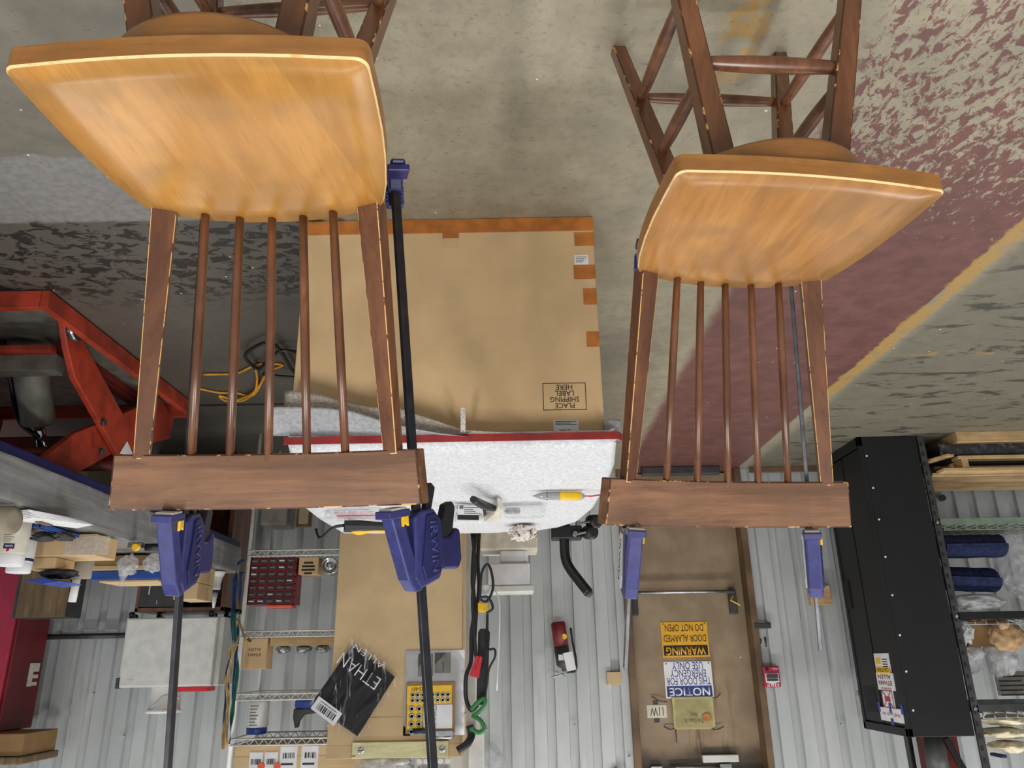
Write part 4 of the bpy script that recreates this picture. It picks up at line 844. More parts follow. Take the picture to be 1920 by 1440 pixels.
# ethan allen box, plank and foil bags
x0, x1, z0, z1 = frect(455, 1196, 500, 1255, YS - .04); t = thing('brown_carton', 'small brown carton printed in black standing beside the hanging webbing straps', 'carton', ((x0 + x1) / 2, YS - .1, RZ[2]))
b = B(); b.box(x0, x1, YS - .17, YS - .04, RZ[2], z1, .003); b.o('carton_body', 'card', t)
text('lettering', [('ETHAN', 0, .018, .075, .016), ('ALLEN', 0, -.012, .075, .016)], 'ink', t, ((x0 + x1) / 2, YS - .0395, (z0 + z1) / 2 - .01), .1)
x0, x1, z0, z1 = frect(502, 1196, 640, 1210, YS - .05); x0 += .014; b = B(); b.box(x0, x1 + .1, YS - .2, YS - .05, RZ[2], z1, .002); tag(b.o('pine_plank', 'pine'), 'pine plank lying on the wire shelf under the foil packets', 'plank'); zp = z1
for k, (px, lab) in enumerate(((530, 'crumpled foil packet on the pine plank, nearest the small carton'), (568, 'crumpled foil packet on the middle of the pine plank'), (605, 'crumpled foil packet on the pine plank beside the tall carton'))):
    c = W(px, 1218, Y=YS - .1); b = B(); b.blob((c.x, YS - .12, zp + .02), (.046, .05, .024), .4, 20 + k, 2.6, 3, 0, zp + .001); tag(b.o('foil_packet', 'silverfoil'), lab, 'packet', 'foil packets on the plank')
# white jar
x0, x1, z0, z1 = frect(457, 1314, 497, 1378, YS - .05); r = (x1 - x0) / 2; cx = (x0 + x1) / 2; cy = YS - .05 - r; z0 = RZ[3]
t = thing('white_jar', 'large white jar with a blue lid on the wire shelving', 'jar', (cx, cy, z0)); H_ = z1 - z0
b = B(); b.lathe([(0, r * .9), (.01, r), (H_ * .76, r), (H_ * .82, r * .88)], (cx, cy, z0), n=28); b.o('jar_body', 'white', t)
b = B(); b.lathe([(H_ * .8, r * .92), (H_ * .82, r * .95), (H_ * .98, r * .93), (H_, r * .86)], (cx, cy, z0), n=28); b.o('jar_lid', 'brightblue', t)
b = B()
for k in range(7): b.tube([(cx + r * 1.004 * math.sin(a), cy + r * 1.004 * math.cos(a), z0 + .03 + k * .018) for a in [-.5 + i * .1 for i in range(9 - (k % 3))]], .003, 4)
b.o('printed_lines', 'grey', t)
# blue handled tool
x0, x1, z0, z1 = frect(551, 1312, 600, 1358, YS - .08)
t = thing('spray_gun', 'blue and brown hand sprayer lying on the wire shelf beside the bagged shirt', 'sprayer', (x0 + .08, YS - .1, RZ[3]))
zb = RZ[3]; b = B(); b.box(x0, x1, YS - .15, YS - .08, zb, zb + .05, .012); b.o('blue_base', 'brightblue', t)
b = B(); b.prism([(x0 - .005, YS - .08, zb + .05), (x1, YS - .08, zb + .05), (x1, YS - .08, zb + .075), (x0 + .06, YS - .08, zb + .085), (x0 + .035, YS - .08, zb + .12), (x0 + .03, YS - .08, zb + .155), (x0 + .01, YS - .08, zb + .16), (x0 - .005, YS - .08, zb + .1)], (0, -.04, 0), 0, .008); b.o('grip', 'greydk', t)
# top carton with labels, its unseen upper part added to shade the wall
x0, x1, z0, z1 = frect(455, 1410, 668, 1480, YS - .03); z1 = 2.9; t = thing('labelled_carton', 'brown carton with white shipping labels on the top wire shelf', 'carton', ((x0 + x1) / 2, YS - .2, RZ[4]))
b = B(); b.box(SX0 + .02, SX1 - .02, YS - .44, YS - .03, RZ[4], z1, .005); b.o('carton_body', 'card', t)
b = B(); b.box(SX0 + .019, SX1 - .019, YS - .3, YS - .0285, RZ[4] + .06, RZ[4] + .11); b.o('tape_band', 'cardlt', t)
for k, (pa, pb_, pc) in enumerate(((467, 492, 1422), (495, 520, 1420), (524, 556, 1413), (564, 596, 1415))):
    a0, a1 = W(pa, 1430, Y=YS - .028).x, W(pb_, 1430, Y=YS - .028).x; zl = RZ[4] + .035 - .03 * (k > 1); b = B(); b.box(a0, a1, YS - .03, YS - .0275, zl, zl + .16); lb = b.o('shipping_label', 'paper', t)
    b = B(); bars(b, ((a0 + a1) / 2, YS - .0273, zl + .05), (a1 - a0) * .7, .03, 26, k); b.box(a0 + .01, a1 - .02, YS - .0275, YS - .0268, zl + .09, zl + .1); b.o('printed_lines', 'ink', lb)
for px in (489, 519):
    c = W(px, 1437, Y=YS - .02); b = B(); b.lathe([(0, .022), (.004, .02)], (c.x, YS - .0268, c.z), (0, 1, 0), 9); b.o('orange_sticker', 'orangepl', t)
# webbing straps hanging from the front post
YT = YS + .06
def strap(lab, pts, w, mat):
    b = B(); P = ([Vector((SX0 + (.05 if w > .02 else .085), YS + .007, LEV[2] - .002)), W(463, 1203, Y=YT + pts[0][2])] if 'tan' in mat or mat == 'strapt' else [Vector((SX0 - .012, YS + .004, W(pts[0][0], pts[0][1], Y=YS).z + .0))]) + [W(x, y, Y=YT + d) for x, y, d in pts]; Q = []
    e = [P[0] * 2 - P[1]] + P + [P[-1] * 2 - P[-2]]
    for i in range(1, len(e) - 2):
        for k in range(6):
            s_ = k / 6; p0, p1, p2, p3 = e[i - 1:i + 3]; Q.append(.5 * (2 * p1 + (p2 - p0) * s_ + (2 * p0 - 5 * p1 + 4 * p2 - p3) * s_ * s_ + (3 * p1 - p0 - 3 * p2 + p3) * s_ ** 3))
    Q.append(P[-1]); n = len(Q) - 1
    def fn(u, v):
        i = min(int(round(v * n)), n); tw = 1.2 * math.sin(i * .35 + w * 90); return Q[i] + Vector((math.cos(tw), math.sin(tw), 0)) * (u - .5) * w
    b.sheet(fn, 3, n, .003); return tag(b.o('webbing_strap', mat), lab, 'strap', 'webbing straps on the wire shelving')
strap('blue webbing strap looped highest on the shelving post', [(455, 1050, 0.005), (446, 1060, 0.005), (441, 1090, 0.005), (438, 1140, 0.005), (436, 1200, 0.005), (428, 1260, 0.005), (424, 1330, 0.005), (422, 1400, 0.005)], .035, 'straps')
strap('second blue webbing strap hanging along the white shelving post', [(452, 1075, 0.041), (450, 1110, 0.041), (448, 1160, 0.041), (442, 1230, 0.041), (438, 1300, 0.041), (432, 1390, 0.041)], .024, 'straps')
strap('green webbing strap hanging between the blue and tan straps', [(440, 1150, 0.077), (441, 1200, 0.077), (446, 1240, 0.077), (440, 1300, 0.077), (434, 1350, 0.077), (430, 1395, 0.077)], .026, 'strapg')
strap('tan webbing strap twisting down the outside of the strap bundle', [(431, 1218, 0.113), (432, 1250, 0.113), (424, 1280, 0.113), (428, 1310, 0.113), (421, 1350, 0.113), (418, 1405, 0.113)], .022, 'strapt')
strap('tan webbing strap knotted among the blue straps', [(446, 1160, 0.149), (449, 1185, 0.149), (437, 1225, 0.149), (429, 1260, 0.149), (431, 1300, 0.149), (426, 1345, 0.149), (425, 1400, 0.149)], .018, 'strapt')

# ---------------------------------------------------------------- dark cabinet with the white cabinet on top
YV = -5.35
x0, x1, z0, z1 = frect(258, 1060, 425, 1146, YV)
t = thing('open_dark_cabinet', 'dark brown open cabinet with grey panel under the white cabinet', 'cabinet', ((x0 + x1) / 2, YV - .2, 0)); zc = z1
b = B(); b.box(x0, x0 + .02, YV - .42, YV, 0, zc, .002); b.box(x1 - .03, x1, YV - .42, YV, 0, zc, .002); b.box(x0, x1, YV - .42, YV - .4, 0, zc); b.box(x0, x1, YV - .42, YV, zc - .025, zc, .002); b.box(x0, x1, YV - .42, YV, .3, .32); b.o('cabinet_body', 'brown', t)
xm = W(345, 1100, Y=YV).x; b = B(); b.box(x0 + .02, xm, YV - .03, YV + .004, .32, zc - .03, .003); b.o('front_panel', 'greydk', t)
b = B()
for a in ((280, 1096, 282, 1115), (294, 1126, 295, 1133)): p0, p1, r0, r1 = frect(*a, YV); b.box(p0, p1, YV, YV + .006, r0, r1)
b.o('paint_drip', 'white', t)
zb = W(300, 1159, Y=YV).z
X0, X1, _, Z1 = frect(229, 1160, 402, 1288, YV + .06)
cst = thing('white_cabinet', 'white steel cabinet on casters standing on the dark open cabinet', 'cabinet', ((X0 + X1) / 2, YV - .15, zc))
b = B(); b.box(X0, X1, YV - .38, YV + .06, zb, Z1, .006); b.box(X1 - .015, X1 + .03, YV - .38, YV + .02, zb, Z1 - .004, .004); b.o('cabinet_body', 'whitemt', cst)
b = B(); b.box(X0 + .012, X1 - .004, YV + .06, YV + .066, zb + .008, Z1 - .01, .002); b.o('door_panel', 'white', cst)
b = B(); b.box(X0 - .008, X0 + .012, YV + .03, YV + .075, Z1 - .06, Z1 + .006, .003); b.o('hinge_clip', 'greydk', cst); b = B(); b.box(X0 + .06, X0 + .1, YV + .066, YV + .067, Z1 - .05, Z1 - .035); b.o('name_plate', 'whitemt', cst)
for px, yy in ((252, YV + .03), (400, YV + .03), (262, YV - .3), (395, YV - .3)):
    c = W(px, 1150, Y=YV).x; b = B(); zr = (zb - zc) / 2; b.cyl((c - .012, yy, zc + zr), (c + .012, yy, zc + zr), max(.02, zr * .98), n=18); b.beam((c + .02, yy, zc + zr), (c + .03, yy, zb), .03, .02); b.o('caster', 'black', cst)
x0, x1, z0, z1 = frect(330, 1284, 388, 1293, YV + .03); b = B(); b.box(x0, x1, YV - .12, YV + .02, Z1 + .002, Z1 + .032, .004); tag(b.o('red_tray', 'redlt'), 'flat red plastic tray on top of the white cabinet', 'tray'); 
x0, x1, _, z1 = frect(262, 1290, 322, 1335, YV); cx = (x0 + x1) / 2; cy = YV - .14; r = (x1 - x0) / 2
t = thing('white_bucket', 'stained white plastic bucket on top of the white cabinet', 'bucket', (cx, cy, Z1)); H_ = z1 - Z1 + .01
b = B(); b.lathe([(0, r * .86), (.004, r * .88), (H_ * .86, r * .97), (H_ * .86, r * 1.04), (H_, r * 1.05), (H_, r * .95), (.02, r * .84)], (cx, cy, Z1 + .002), n=32); M['bucket'] = worn('stained_white_bucket_plastic', (140, 104, 96), (228, 226, 224), .27, .36); b.o('bucket_body', 'bucket', t)
b = B(); b.tube([(cx - r * 1.02, cy, Z1 + H_ * .88), (cx - r * .4, cy + r * .98, Z1 + H_ * .8), (cx + r * .3, cy + r, Z1 + H_ * .35), (cx + r * .95, cy + r * .4, Z1 + H_ * .4), (cx + r * 1.02, cy, Z1 + H_ * .88)], .004, 6, smooth=6); b.o('bail_handle', 'silver', t)

# ---------------------------------------------------------------- red cabinet
xr = W(92, 1180, Y=-6.1).x; zr = 1.86
t = thing('red_cabinet', 'tall dark red tool cabinet at the left edge against the wall', 'cabinet', (xr - .4, -5.8, 0))
b = B(); b.box(xr - .9, xr, -6.1, -5.72, 0, zr, .008); b.o('cabinet_body', 'red', t)
b = B(); b.box(xr - .88, xr - .02, -5.72, -5.695, .05, zr - .03, .006); b.o('cabinet_door', 'pink', t)
b = B(); c = W(72, 1270, X=xr + .004); b.box(xr, xr + .012, -5.98, -5.94, c.z - .10, c.z + .06); b.box(xr, xr + .01, -6.05, -5.97, c.z - .1, c.z - .04); 
for k in range(2): b.box(xr, xr + .009, -6.05, -5.97, c.z - .02 + .05 * k, c.z + .005 + .05 * k)
b.o('warning_label', 'creampl', t)
x0, x1 = xr - .8, W(46, 1380, Y=-5.6).x; t = thing('brown_carton', 'dull brown carton on top of the red cabinet', 'carton', ((x0 + x1) / 2, -5.8, zr)); zt2 = W(30, 1418, Y=-5.6).z
b = B(); b.box(x0, x1, -6.0, -5.6, zr + .002, zt2, .005); b.o('carton_body', 'carddk', t)
b = B(); b.box(x0, x1 + .02, -6.02, -5.58, zt2 + .002, zt2 + .05, .01); tag(b.o('dark_board', 'board'), 'weathered board lying on the carton above the red cabinet', 'board')
x0, x1, z0, z1 = frect(28, 1085, 128, 1158, -5.5); t = thing('brown_panel_cabinet', 'weathered brown wooden cabinet in front of the red cabinet', 'cabinet', ((x0 + x1) / 2, -5.6, 0))
b = B(); b.box(x0, x1, -5.7, -5.5, 0, z1, .004); b.o('cabinet_body', 'greydk', t); b = B(); b.box(x0 + .03, x1, -5.5, -5.49, .03, z1 - .004, .002); b.o('front_panel', 'board', t)

# ---------------------------------------------------------------- scissor lift table on the left
XP = -1.87
t = thing('scissor_lift_table', 'orange scissor lift table with a wrapped grey platform at the left', 'lift table', (-2.35, -3.6, 0))
for nm, a in (('base_rail', (-1.90, -1.868, -4.3, -2.80, .008, .085)), ('base_rail', (-3.06, -1.902, -2.83, -2.80, .008, .085)), ('base_rail', (-3.1, -3.062, -4.3, -2.80, .008, .085)), ('base_rail', (-3.06, -1.902, -4.3, -4.27, .008, .085))):
    b = B(); b.box(*a, .003); b.o(nm, 'orange', t)
b = B(); b.box(-3.08, -1.89, -4.28, -2.82, .0, .008); b.o('base_plate', 'grey', t)
b = B(); b.box(-2.12, -2.09, -4.25, -3.3, .01, .075, .003); b.box(-2.13, -2.07, -4.25, -3.3, .075, .083); b.o('inner_rail', 'orangedk', t)
for k, (poly, X, m) in enumerate(((((120, 600), (148, 597), (231, 776), (292, 880), (240, 885), (141, 708), (127, 650)), -1.95, 'orange'), (((66, 871), (140, 812), (229, 776), (300, 745), (326, 785), (319, 822), (208, 852), (141, 890)), -1.99, 'orange'))):
    P = [W(x, y, X=X) for x, y in poly]; b = B(); b.prism([(X, p.y, max(p.z, .02)) for p in P], (-.03, 0, 0), 0, .004); b.o('scissor_arm', m, t)
    b = B(); b.prism([(-2.95 - .04 * k, p.y, max(p.z, .02)) for p in P], (-.03, 0, 0), 0, .004); b.o('scissor_arm', m, t)
for px, py in ((196, 792), (193, 846)): p = W(px, py, X=-1.94); b = B(); b.cyl((p.x - .012, p.y, p.z), (p.x + .004, p.y, p.z), .016, n=12); b.o('arm_bolt', 'greydk', t)
p = W(139, 603, X=-1.93); b = B(); b.cyl((-1.915, p.y - .02, .05), (-1.945, p.y - .02, .05), .045, n=20); b.o('roller', 'silver', t)
p = [W(x, y, X=-1.945) for x, y in ((225, 850), (239, 827), (252, 858))]; b = B(); b.prism([(-1.948, q.y, q.z) for q in p], (.002, 0, 0)); b.o('white_sticker', 'paper', t)
q0, q1 = W(0, 628, Y=-3.2), W(113, 628, Y=-3.2); b = B(); b.box(-2.95, q1.x, -3.28, -3.2, .12, .2, .004); b.o('cross_beam', 'grey', t)
b = B(); b.box(-2.95, q1.x, -3.2, -3.14, .1, .125, .003); b.o('cross_flange', 'orange', t)
a, c = W(50, 640, Y=-3.32), W(72, 790, Y=-3.56); d = (c - a).normalized(); b = B(); b.lathe([(0, .07), (.01, .075), ((c - a).length, .075), ((c - a).length + .008, .07)], a, d, 24); b.o('hydraulic_cylinder', 'cylgrey', t)
b = B(); b.cyl(c, c + d * .22, .024, n=16); b.o('piston_rod', 'chrome', t)
b = B(); b.tube([a + Vector((-.1, .02, .0)), a.lerp(c, .5) + Vector((-.09, .03, 0)), c + Vector((-.08, .02, 0)), c + d * .1 + Vector((.02, .06, .0))], .012, 8, smooth=5); b.o('hydraulic_hose', 'black', t)
for y in (-3.5, -3.75): b = B(); b.cyl((-2.95, y, .5), (-2.0, y, .5), .03, n=12); b.o('cross_tube', 'orangedk', t)
b = B(); b.box(-2.95, -2.05, -3.95, -3.9, .3, .42, .004); b.o('cross_plate', 'orangedk', t)
b = B(); b.box(-2.72, -2.46, -3.32, -2.95, .03, .42, .01); b.o('pump_housing', 'orangedk', t)
ZP = W(200, 997, X=XP).z; ZL = W(200, 926, X=XP).z
b = B(); b.box(-3.0, XP - .012, -5.33, -1.9, ZL - .045, ZL, .006); b.o('platform_frame', 'bluedk', t)
b = B(); b.box(-3.0, XP, -5.33, -1.9, ZL - .003, ZP, .012); b.o('platform_deck', 'deck', t)
b = B(); b.sheet(lambda u, v: Vector((XP + .008 + .006 * noise.noise(Vector((u * 30, v * 4, 1))), -2.0 - 3.3 * u, ZL + (ZP - ZL) * v + .002)), 120, 8); b.sheet(lambda u, v: Vector((XP + .006 - .14 * v, -2.0 - 3.3 * u, ZP + .006 + .004 * noise.noise(Vector((u * 30, v * 4, 4))))), 120, 6); b.o('plastic_wrap', 'wrap', t)
# floor behind the lift
x0, x1, z0, z1 = frect(163, 868, 214, 915, -4.6); b = B(); b.box(x0, x1, -4.9, -4.6, 0, z1 - .0, .004); tag(b.o('olive_box', 'khaki'), 'pale olive box standing on the floor behind the lift arms', 'box')
b = B(); F = lambda x, y, z=.008: W(x, y, Z=z)
b.tube([F(x, y) for x, y in ((382, 702), (440, 700), (470, 688), (490, 682), (530, 684), (508, 694), (495, 704), (484, 730), (470, 742), (440, 736), (410, 736), (372, 728))], .0065, 8, smooth=6); tag(b.o('extension_cord', 'cordy'), 'yellow cord lying in loose coils on the dark floor', 'cord')
b = B(); b.tube([F(x, y, .026) for x, y in ((478, 684), (482, 712), (476, 735), (450, 748), (425, 752), (412, 742))] + [F(x, y, .026) for x, y in ((450, 752), (478, 735), (500, 700), (508, 694))], .0065, 8, smooth=6); tag(b.o('extension_cord', 'cordy'), 'second yellow cord crossing over the loose yellow coils', 'cord')
b = B(); b.tube([F(x, y, .045) for x, y in ((556, 660), (525, 658), (500, 678), (484, 692), (464, 676), (462, 662), (490, 645), (512, 645), (530, 664), (545, 690), (556, 706), (530, 706), (492, 702))], .009, 8, smooth=6); tag(b.o('extension_cord', 'black'), 'black cord looped on the floor beside the shipping carton', 'cord')

# ---------------------------------------------------------------- things on the lift platform
ZQ = ZP + .012
def bottle(lab, px0, px1, pyt, X, cap, band, name='white_bottle'):
    c0 = W(px0, 1000, X=X); Y = c0.y; x0, x1 = W(px0, 1000, Y=Y).x, W(px1, 1000, Y=Y).x; r = (x1 - x0) / 2; cx = (x0 + x1) / 2; z1 = W((px0 + px1) / 2, pyt, Y=Y).z; h = z1 - ZQ
    t = thing(name, lab, 'bottle', (cx, Y - r, ZQ)); cy = Y - r
    b = B(); b.lathe([(0, r * .92), (.008, r), (h * .72, r), (h * .76, r * .95)], (cx, cy, ZQ), n=28); b.o('bottle_body', 'white' if band else 'creampl', t)
    b = B(); b.lathe([(h * .75, r * .93), (h * .77, r * .96), (h * .98, r * .93), (h, r * .86)], (cx, cy, ZQ), n=28); b.o('screw_cap', 'paper', t)
    if band:
        for z in (.16, .66): b = B(); b.lathe([(h * z, r * 1.006), (h * (z + .07), r * 1.006)], (cx, cy, ZQ), n=28); b.o('dark_band', 'bluedk', t)
    else:
        b = B()
        for k in range(9): b.tube([(cx + r * 1.004 * math.sin(a), cy + r * 1.004 * math.cos(a), ZQ + h * (.14 + .045 * k)) for a in [-.1 + i * .1 for i in range(8 - k % 3)]], .0011, 4)
        b.o('printed_lines', 'grey', t)
        b = B(); b.prism([(cx + r * 1.005 * math.sin(a), cy + r * 1.005 * math.cos(a), ZQ + h * .55) for a in (.0, .35, .7)] + [(cx + r * 1.005 * math.sin(a), cy + r * 1.005 * math.cos(a), ZQ + h * .66) for a in (.7, .35, .0)], (0, .0008, 0)); b.o('logo_panel', 'bluedk', t)
        text('logo_lettering', [('HAWK', 0, 0, r * .5, h * .05)], 'paper', t, (cx + r * .36, cy + r * .98, ZQ + h * .605), .1, right=(-1, .38, 0))
        b = B(); b.cyl((cx + r * .3, cy + r * .93, ZQ + h * .69), (cx + r * .3, cy + r * .97, ZQ + h * .69), r * .12, n=14); b.o('red_emblem', 'redlt', t)
bottle('large cream bottle with printed label and white cap at the left edge', -14, 37, 1058, -2.09, 1, 0)
bottle('white bottle with dark blue bands behind the cream bottle', 12, 56, 1072, -2.22, 1, 1)
c = W(40, 935, Y=-2.86); zc_ = max(c.z, ZQ + .053); b = B(); b.lathe([(0, .052), (.34, .052), (.34, .03)], (c.x - .34, -2.86, zc_), (1, .06, 0), 28); tag(b.o('grey_core_tube', 'cork'), 'thick grey tube lying at the left edge of the lift platform', 'tube')
def pl(px, py): return W(px, py, Z=ZQ)
t = thing('paper_stack', 'fanned stack of white papers on the lift platform', 'papers', pl(95, 968))
for k in range(6):
    c = pl(103 + k * 5, 966 + k * 1.2); b = B(); b.box(-.065, .065, -.12, .12, 0, .002, M4=Matrix.Translation((c.x - .05, c.y, ZQ + .001 + k * .003)) @ Matrix.Rotation(.3 + .06 * k, 4, 'Z')); b.o('paper_sheet', 'paper', t)
c = pl(84, 972); b = B(); b.box(c.x - .015, c.x + .015, c.y - .04, c.y + .04, ZQ + .018, ZQ + .024, .003); b.o('tape_piece', 'board', t)
# blue tray, cartons and bins
Yt = pl(110, 976).y - .02
x0, x1 = W(60, 985, Y=Yt).x, W(152, 985, Y=Yt - .3).x; b = B(); th = .006; h = .022; dep = .3; z = ZQ
b.box(x0, x1, Yt - dep, Yt, z, z + th); b.box(x0, x1, Yt - th, Yt, z, z + h, .001); b.box(x0, x1, Yt - dep, Yt - dep + th, z, z + h, .001); b.box(x0, x0 + th, Yt - dep, Yt, z, z + h, .001); b.box(x1 - th, x1, Yt - dep, Yt, z, z + h, .001)
tag(b.o('shallow_tray', 'bluebin'), 'flat blue plastic tray on the lift platform behind the papers', 'tray')
for px, s_ in ((84, 31), (122, 33)):
    c = W(px, 1000, Y=Yt - .2); b = B(); b.blob((c.x, Yt - .2, z + .03), (.04, .05, .02), .35, s_, 2.4, 4, 0, z + .008); tag(b.o('rubber_glove', 'glove'), 'crumpled dark rubber glove in the flat blue tray, ' + ('nearest the bottles' if s_ == 31 else 'furthest from the bottles'), 'glove', 'gloves in the blue tray')
Yf = Yt - .33
x0, x1, _, z1 = frect(54, 1006, 205, 1042, Yf); x1 = min(x1, XP - .03); b = B(); b.box(x0, x1, Yf - .2, Yf, ZQ, z1, .004); t = thing('flat_carton', 'long flat brown carton wrapped in film on the lift platform', 'carton', ((x0 + x1) / 2, Yf - .1, ZQ)); b.o('carton_body', 'card', t)
b = B(); b.sheet(lambda u, v: Vector((x0 + .17 + .2 * u, Yf + .008 + .006 * noise.noise(Vector((u * 6, v * 6, 3))), ZQ + .012 + (z1 - ZQ - .012) * v)), 16, 8); b.o('film_wrap', 'bag', t)
x0c, x1c, _, z1c = frect(45, 1046, 106, 1066, Yf - .04); b = B(); b.box(x0c, x1c, Yf - .19, Yf - .03, z1 + .001, z1c, .004); tag(b.o('open_carton', 'cardlt'), 'low pale carton stacked on the long flat carton', 'carton')
c = W(98, 1056, Y=Yf - .02); b = B(); b.blob((c.x, Yf - .09, z1c + .018), (.08, .05, .024), .35, 41, 2.5, 4, 0, z1c + .001); tag(b.o('black_rag', 'darkcloth'), 'bunched black rag on the low pale carton', 'rag')
c0, c1 = W(46, 1075, Y=Yf).x, W(118, 1075, Y=Yf).x; zb_ = z1c + .056; b = B(); b.prism([(c0, Yf - .0, zb_), ((c0 + c1) / 2, Yf, zb_ - .012), (c1, Yf, zb_ + .006), ((c0 + c1) / 2, Yf, zb_ + .018)], (0, -.18, 0), 0, .003); tag(b.o('blue_folder', 'brightblue'), 'bright blue plastic folder edge-on above the black rag', 'folder')
Yg = -4.25
x0, x1, _, z1e = frect(178, 1040, 282, 1060, Yg); x1 = min(x1, XP - .03); b = B(); b.box(x0, x1, Yg - .26, Yg, ZQ, z1e, .004); tag(b.o('brown_carton', 'carddk'), 'dull brown carton under the thin pale carton and the blue bin', 'carton')
z2 = W(230, 1069, Y=Yg).z; b = B(); b.box(x0 - .04, x1, Yg - .26, Yg + .01, z1e + .001, z2, .003); tag(b.o('pale_carton_layer', 'cardlt'), 'thin pale carton beneath the wide blue bin', 'carton')
z3 = W(230, 1087, Y=Yg).z; x0, x1, _, _ = frect(166, 1070, 300, 1090, Yg); b = B(); b.box(x0, min(x1, XP + .02), Yg - .25, Yg, z2 + .001, z3, .006); tag(b.o('blue_bin', 'bluebin'), 'wide blue plastic bin stacked above the brown cartons', 'bin')
b = B(); b.box(x0 + .06, min(x1, XP) - .01, Yg - .24, Yg - .005, z3 + .001, z3 + .012, .002); tag(b.o('cardboard_sheet', 'card'), 'loose cardboard sheet lying on the wide blue bin', 'cardboard')
# wrapping roll
Yr = Yf - .27
c0, c1 = W(130, 1060, Y=Yr), W(172, 1060, Y=Yr); r = (c1.x - c0.x) / 2; cx = (c0.x + c1.x) / 2; zb2 = W(150, 1084, Y=Yr).z; zw = W(138, 1129, Y=Yr).z
t = thing('paper_roll', 'upright brown paper roll with a white core tube sticking out', 'roll', (cx, Yr, ZQ))
b = B(); b.lathe([(0, r), (zb2 - ZQ, r), (zb2 - ZQ, r * .4)], (cx, Yr, ZQ), n=28); b.o('paper_wrap', 'cork', t)
b = B(); b.lathe([(zb2 - ZQ - .02, r * .33), (zw - ZQ, r * .33), (zw - ZQ, r * .26), (zb2 - ZQ, r * .26)], (cx, Yr, ZQ), (-.04, 0, 1), 20); b.o('core_tube', 'white', t)
c = W(240, 1055, Y=Yg + .12); b = B(); b.blob((c.x, Yg + .12, ZQ + .07), (.05, .04, .055), .3, 51, 2.6, 4, 0, ZQ + .001); b.lathe([(.05, .038), (.10, .022), (.13, .009), (.15, .014)], (c.x - .01, Yg + .12, ZQ + .02), (-.05, 0, 1), 14); tag(b.o('knotted_bag', 'bag'), 'knotted clear plastic bag of parts in front of the brown cartons', 'bag')
c = W(262, 1017, Z=ZQ); t = thing('tape_gun', 'small tool with yellow knob and black grip on the platform edge', 'tool', c); b = B(); b.tube([c + Vector((.03, 0, .024)), c + Vector((.11, -.02, .022))], .018, 12); b.o('grip', 'black', t); b = B(); b.lathe([(0, .014), (.02, .02), (.034, .015)], c + Vector((.01, .03, .025)), (0, 1, .2), 16); b.o('yellow_knob', 'yellow', t); b = B(); b.box(c.x - .05, c.x + .02, c.y - .02, c.y + .02, ZQ + .0, ZQ + .03, .006); b.o('metal_body', 'silver', t)
c = W(292, 1036, Y=Yg + .06); b = B(); b.blob((min(c.x, XP - .06), Yg + .06, ZQ + .05), (.055, .035, .05), .3, 61, 2.3, 4, 0, ZQ + .001); tag(b.o('plastic_film_heap', 'bag'), 'heap of clear plastic film beside the knotted bag', 'film')
for k, (za_, zb_, lab) in enumerate(((ZQ, ZQ + .1, 'lower pale carton in the pair beside the white caulk bottle'), (ZQ + .102, ZQ + .2, 'upper pale carton in the pair beside the white caulk bottle'))): b = B(); b.box(XP - .2 + .02 * k, XP - .04, -5.0, -4.75, za_, zb_, .004); tag(b.o('pale_carton', 'cardlt'), lab, 'carton')
# caulk bottle
c = W(405, 1090, X=-1.94); Y = c.y; x0 = W(394, 1060, Y=Y).x; x1 = W(424, 1060, Y=Y).x; r = (x1 - x0) / 2; cx = (x0 + x1) / 2
zz = lambda py: W(405, py, Y=Y).z
t = thing('nozzle_bottle', 'white bottle with a long nozzle and dark collar on the platform end', 'bottle', (cx, Y, ZQ))
b = B(); b.lathe([(0, r * .9), (.006, r), (zz(1072) - ZQ, r), (zz(1084) - ZQ, r * .7), (zz(1098) - ZQ, r * .55), (zz(1103) - ZQ, r * .6), (zz(1106) - ZQ, r * .5)], (cx, Y, ZQ), n=24); b.o('bottle_body', 'white', t)
b = B(); b.lathe([(zz(1106) - ZQ, r * .42), (zz(1112) - ZQ, r * .42)], (cx, Y, ZQ), n=18); b.o('collar', 'bluedk', t)
b = B(); b.lathe([(zz(1112) - ZQ, r * .38), (zz(1124) - ZQ, r * .24), (zz(1128) - ZQ, r * .26), (zz(1140) - ZQ, r * .1)], (cx, Y, ZQ), n=16); b.o('nozzle', 'white', t)
# ---------------------------------------------------------------- black locker
LX0, LX1, LY0, LY1, LZ = 2.445, 2.86, -5.95, -5.29, 1.95
t = thing('black_locker', 'tall black steel locker with stickers on its door at the right', 'locker', ((LX0 + LX1) / 2, (LY0 + LY1) / 2, 0))
b = B(); b.box(LX0 + .03, LX1, LY0, LY1, 0, LZ, .004); b.box(LX0, LX0 + .03, LY1 - .035, LY1, 0, LZ, .003); b.box(LX0, LX0 + .03, LY0, LY0 + .035, 0, LZ, .003); b.box(LX0, LX0 + .03, LY0, LY1, LZ - .05, LZ, .003); b.box(LX0, LX0 + .03, LY0, LY1, 0, .07, .003); b.o('locker_body', 'locker', t)
ym = (LY0 + LY1) / 2
for a, c in ((LY0 + .04, ym - .01), (ym + .01, LY1 - .04)):
    b = B(); b.box(LX0 + .006, LX0 + .028, a, c, .08, LZ - .06, .004); d_ = b.o('locker_door', 'locker', t)
    b = B()
    for k in range(12): b.box(LX0 + .002, LX0 + .007, a + .05, c - .05, LZ - .28 + k * .014, LZ - .272 + k * .014)
    b.o('vent_slot', 'lockdk', d_) if a < ym - .1 else b.bm.free()
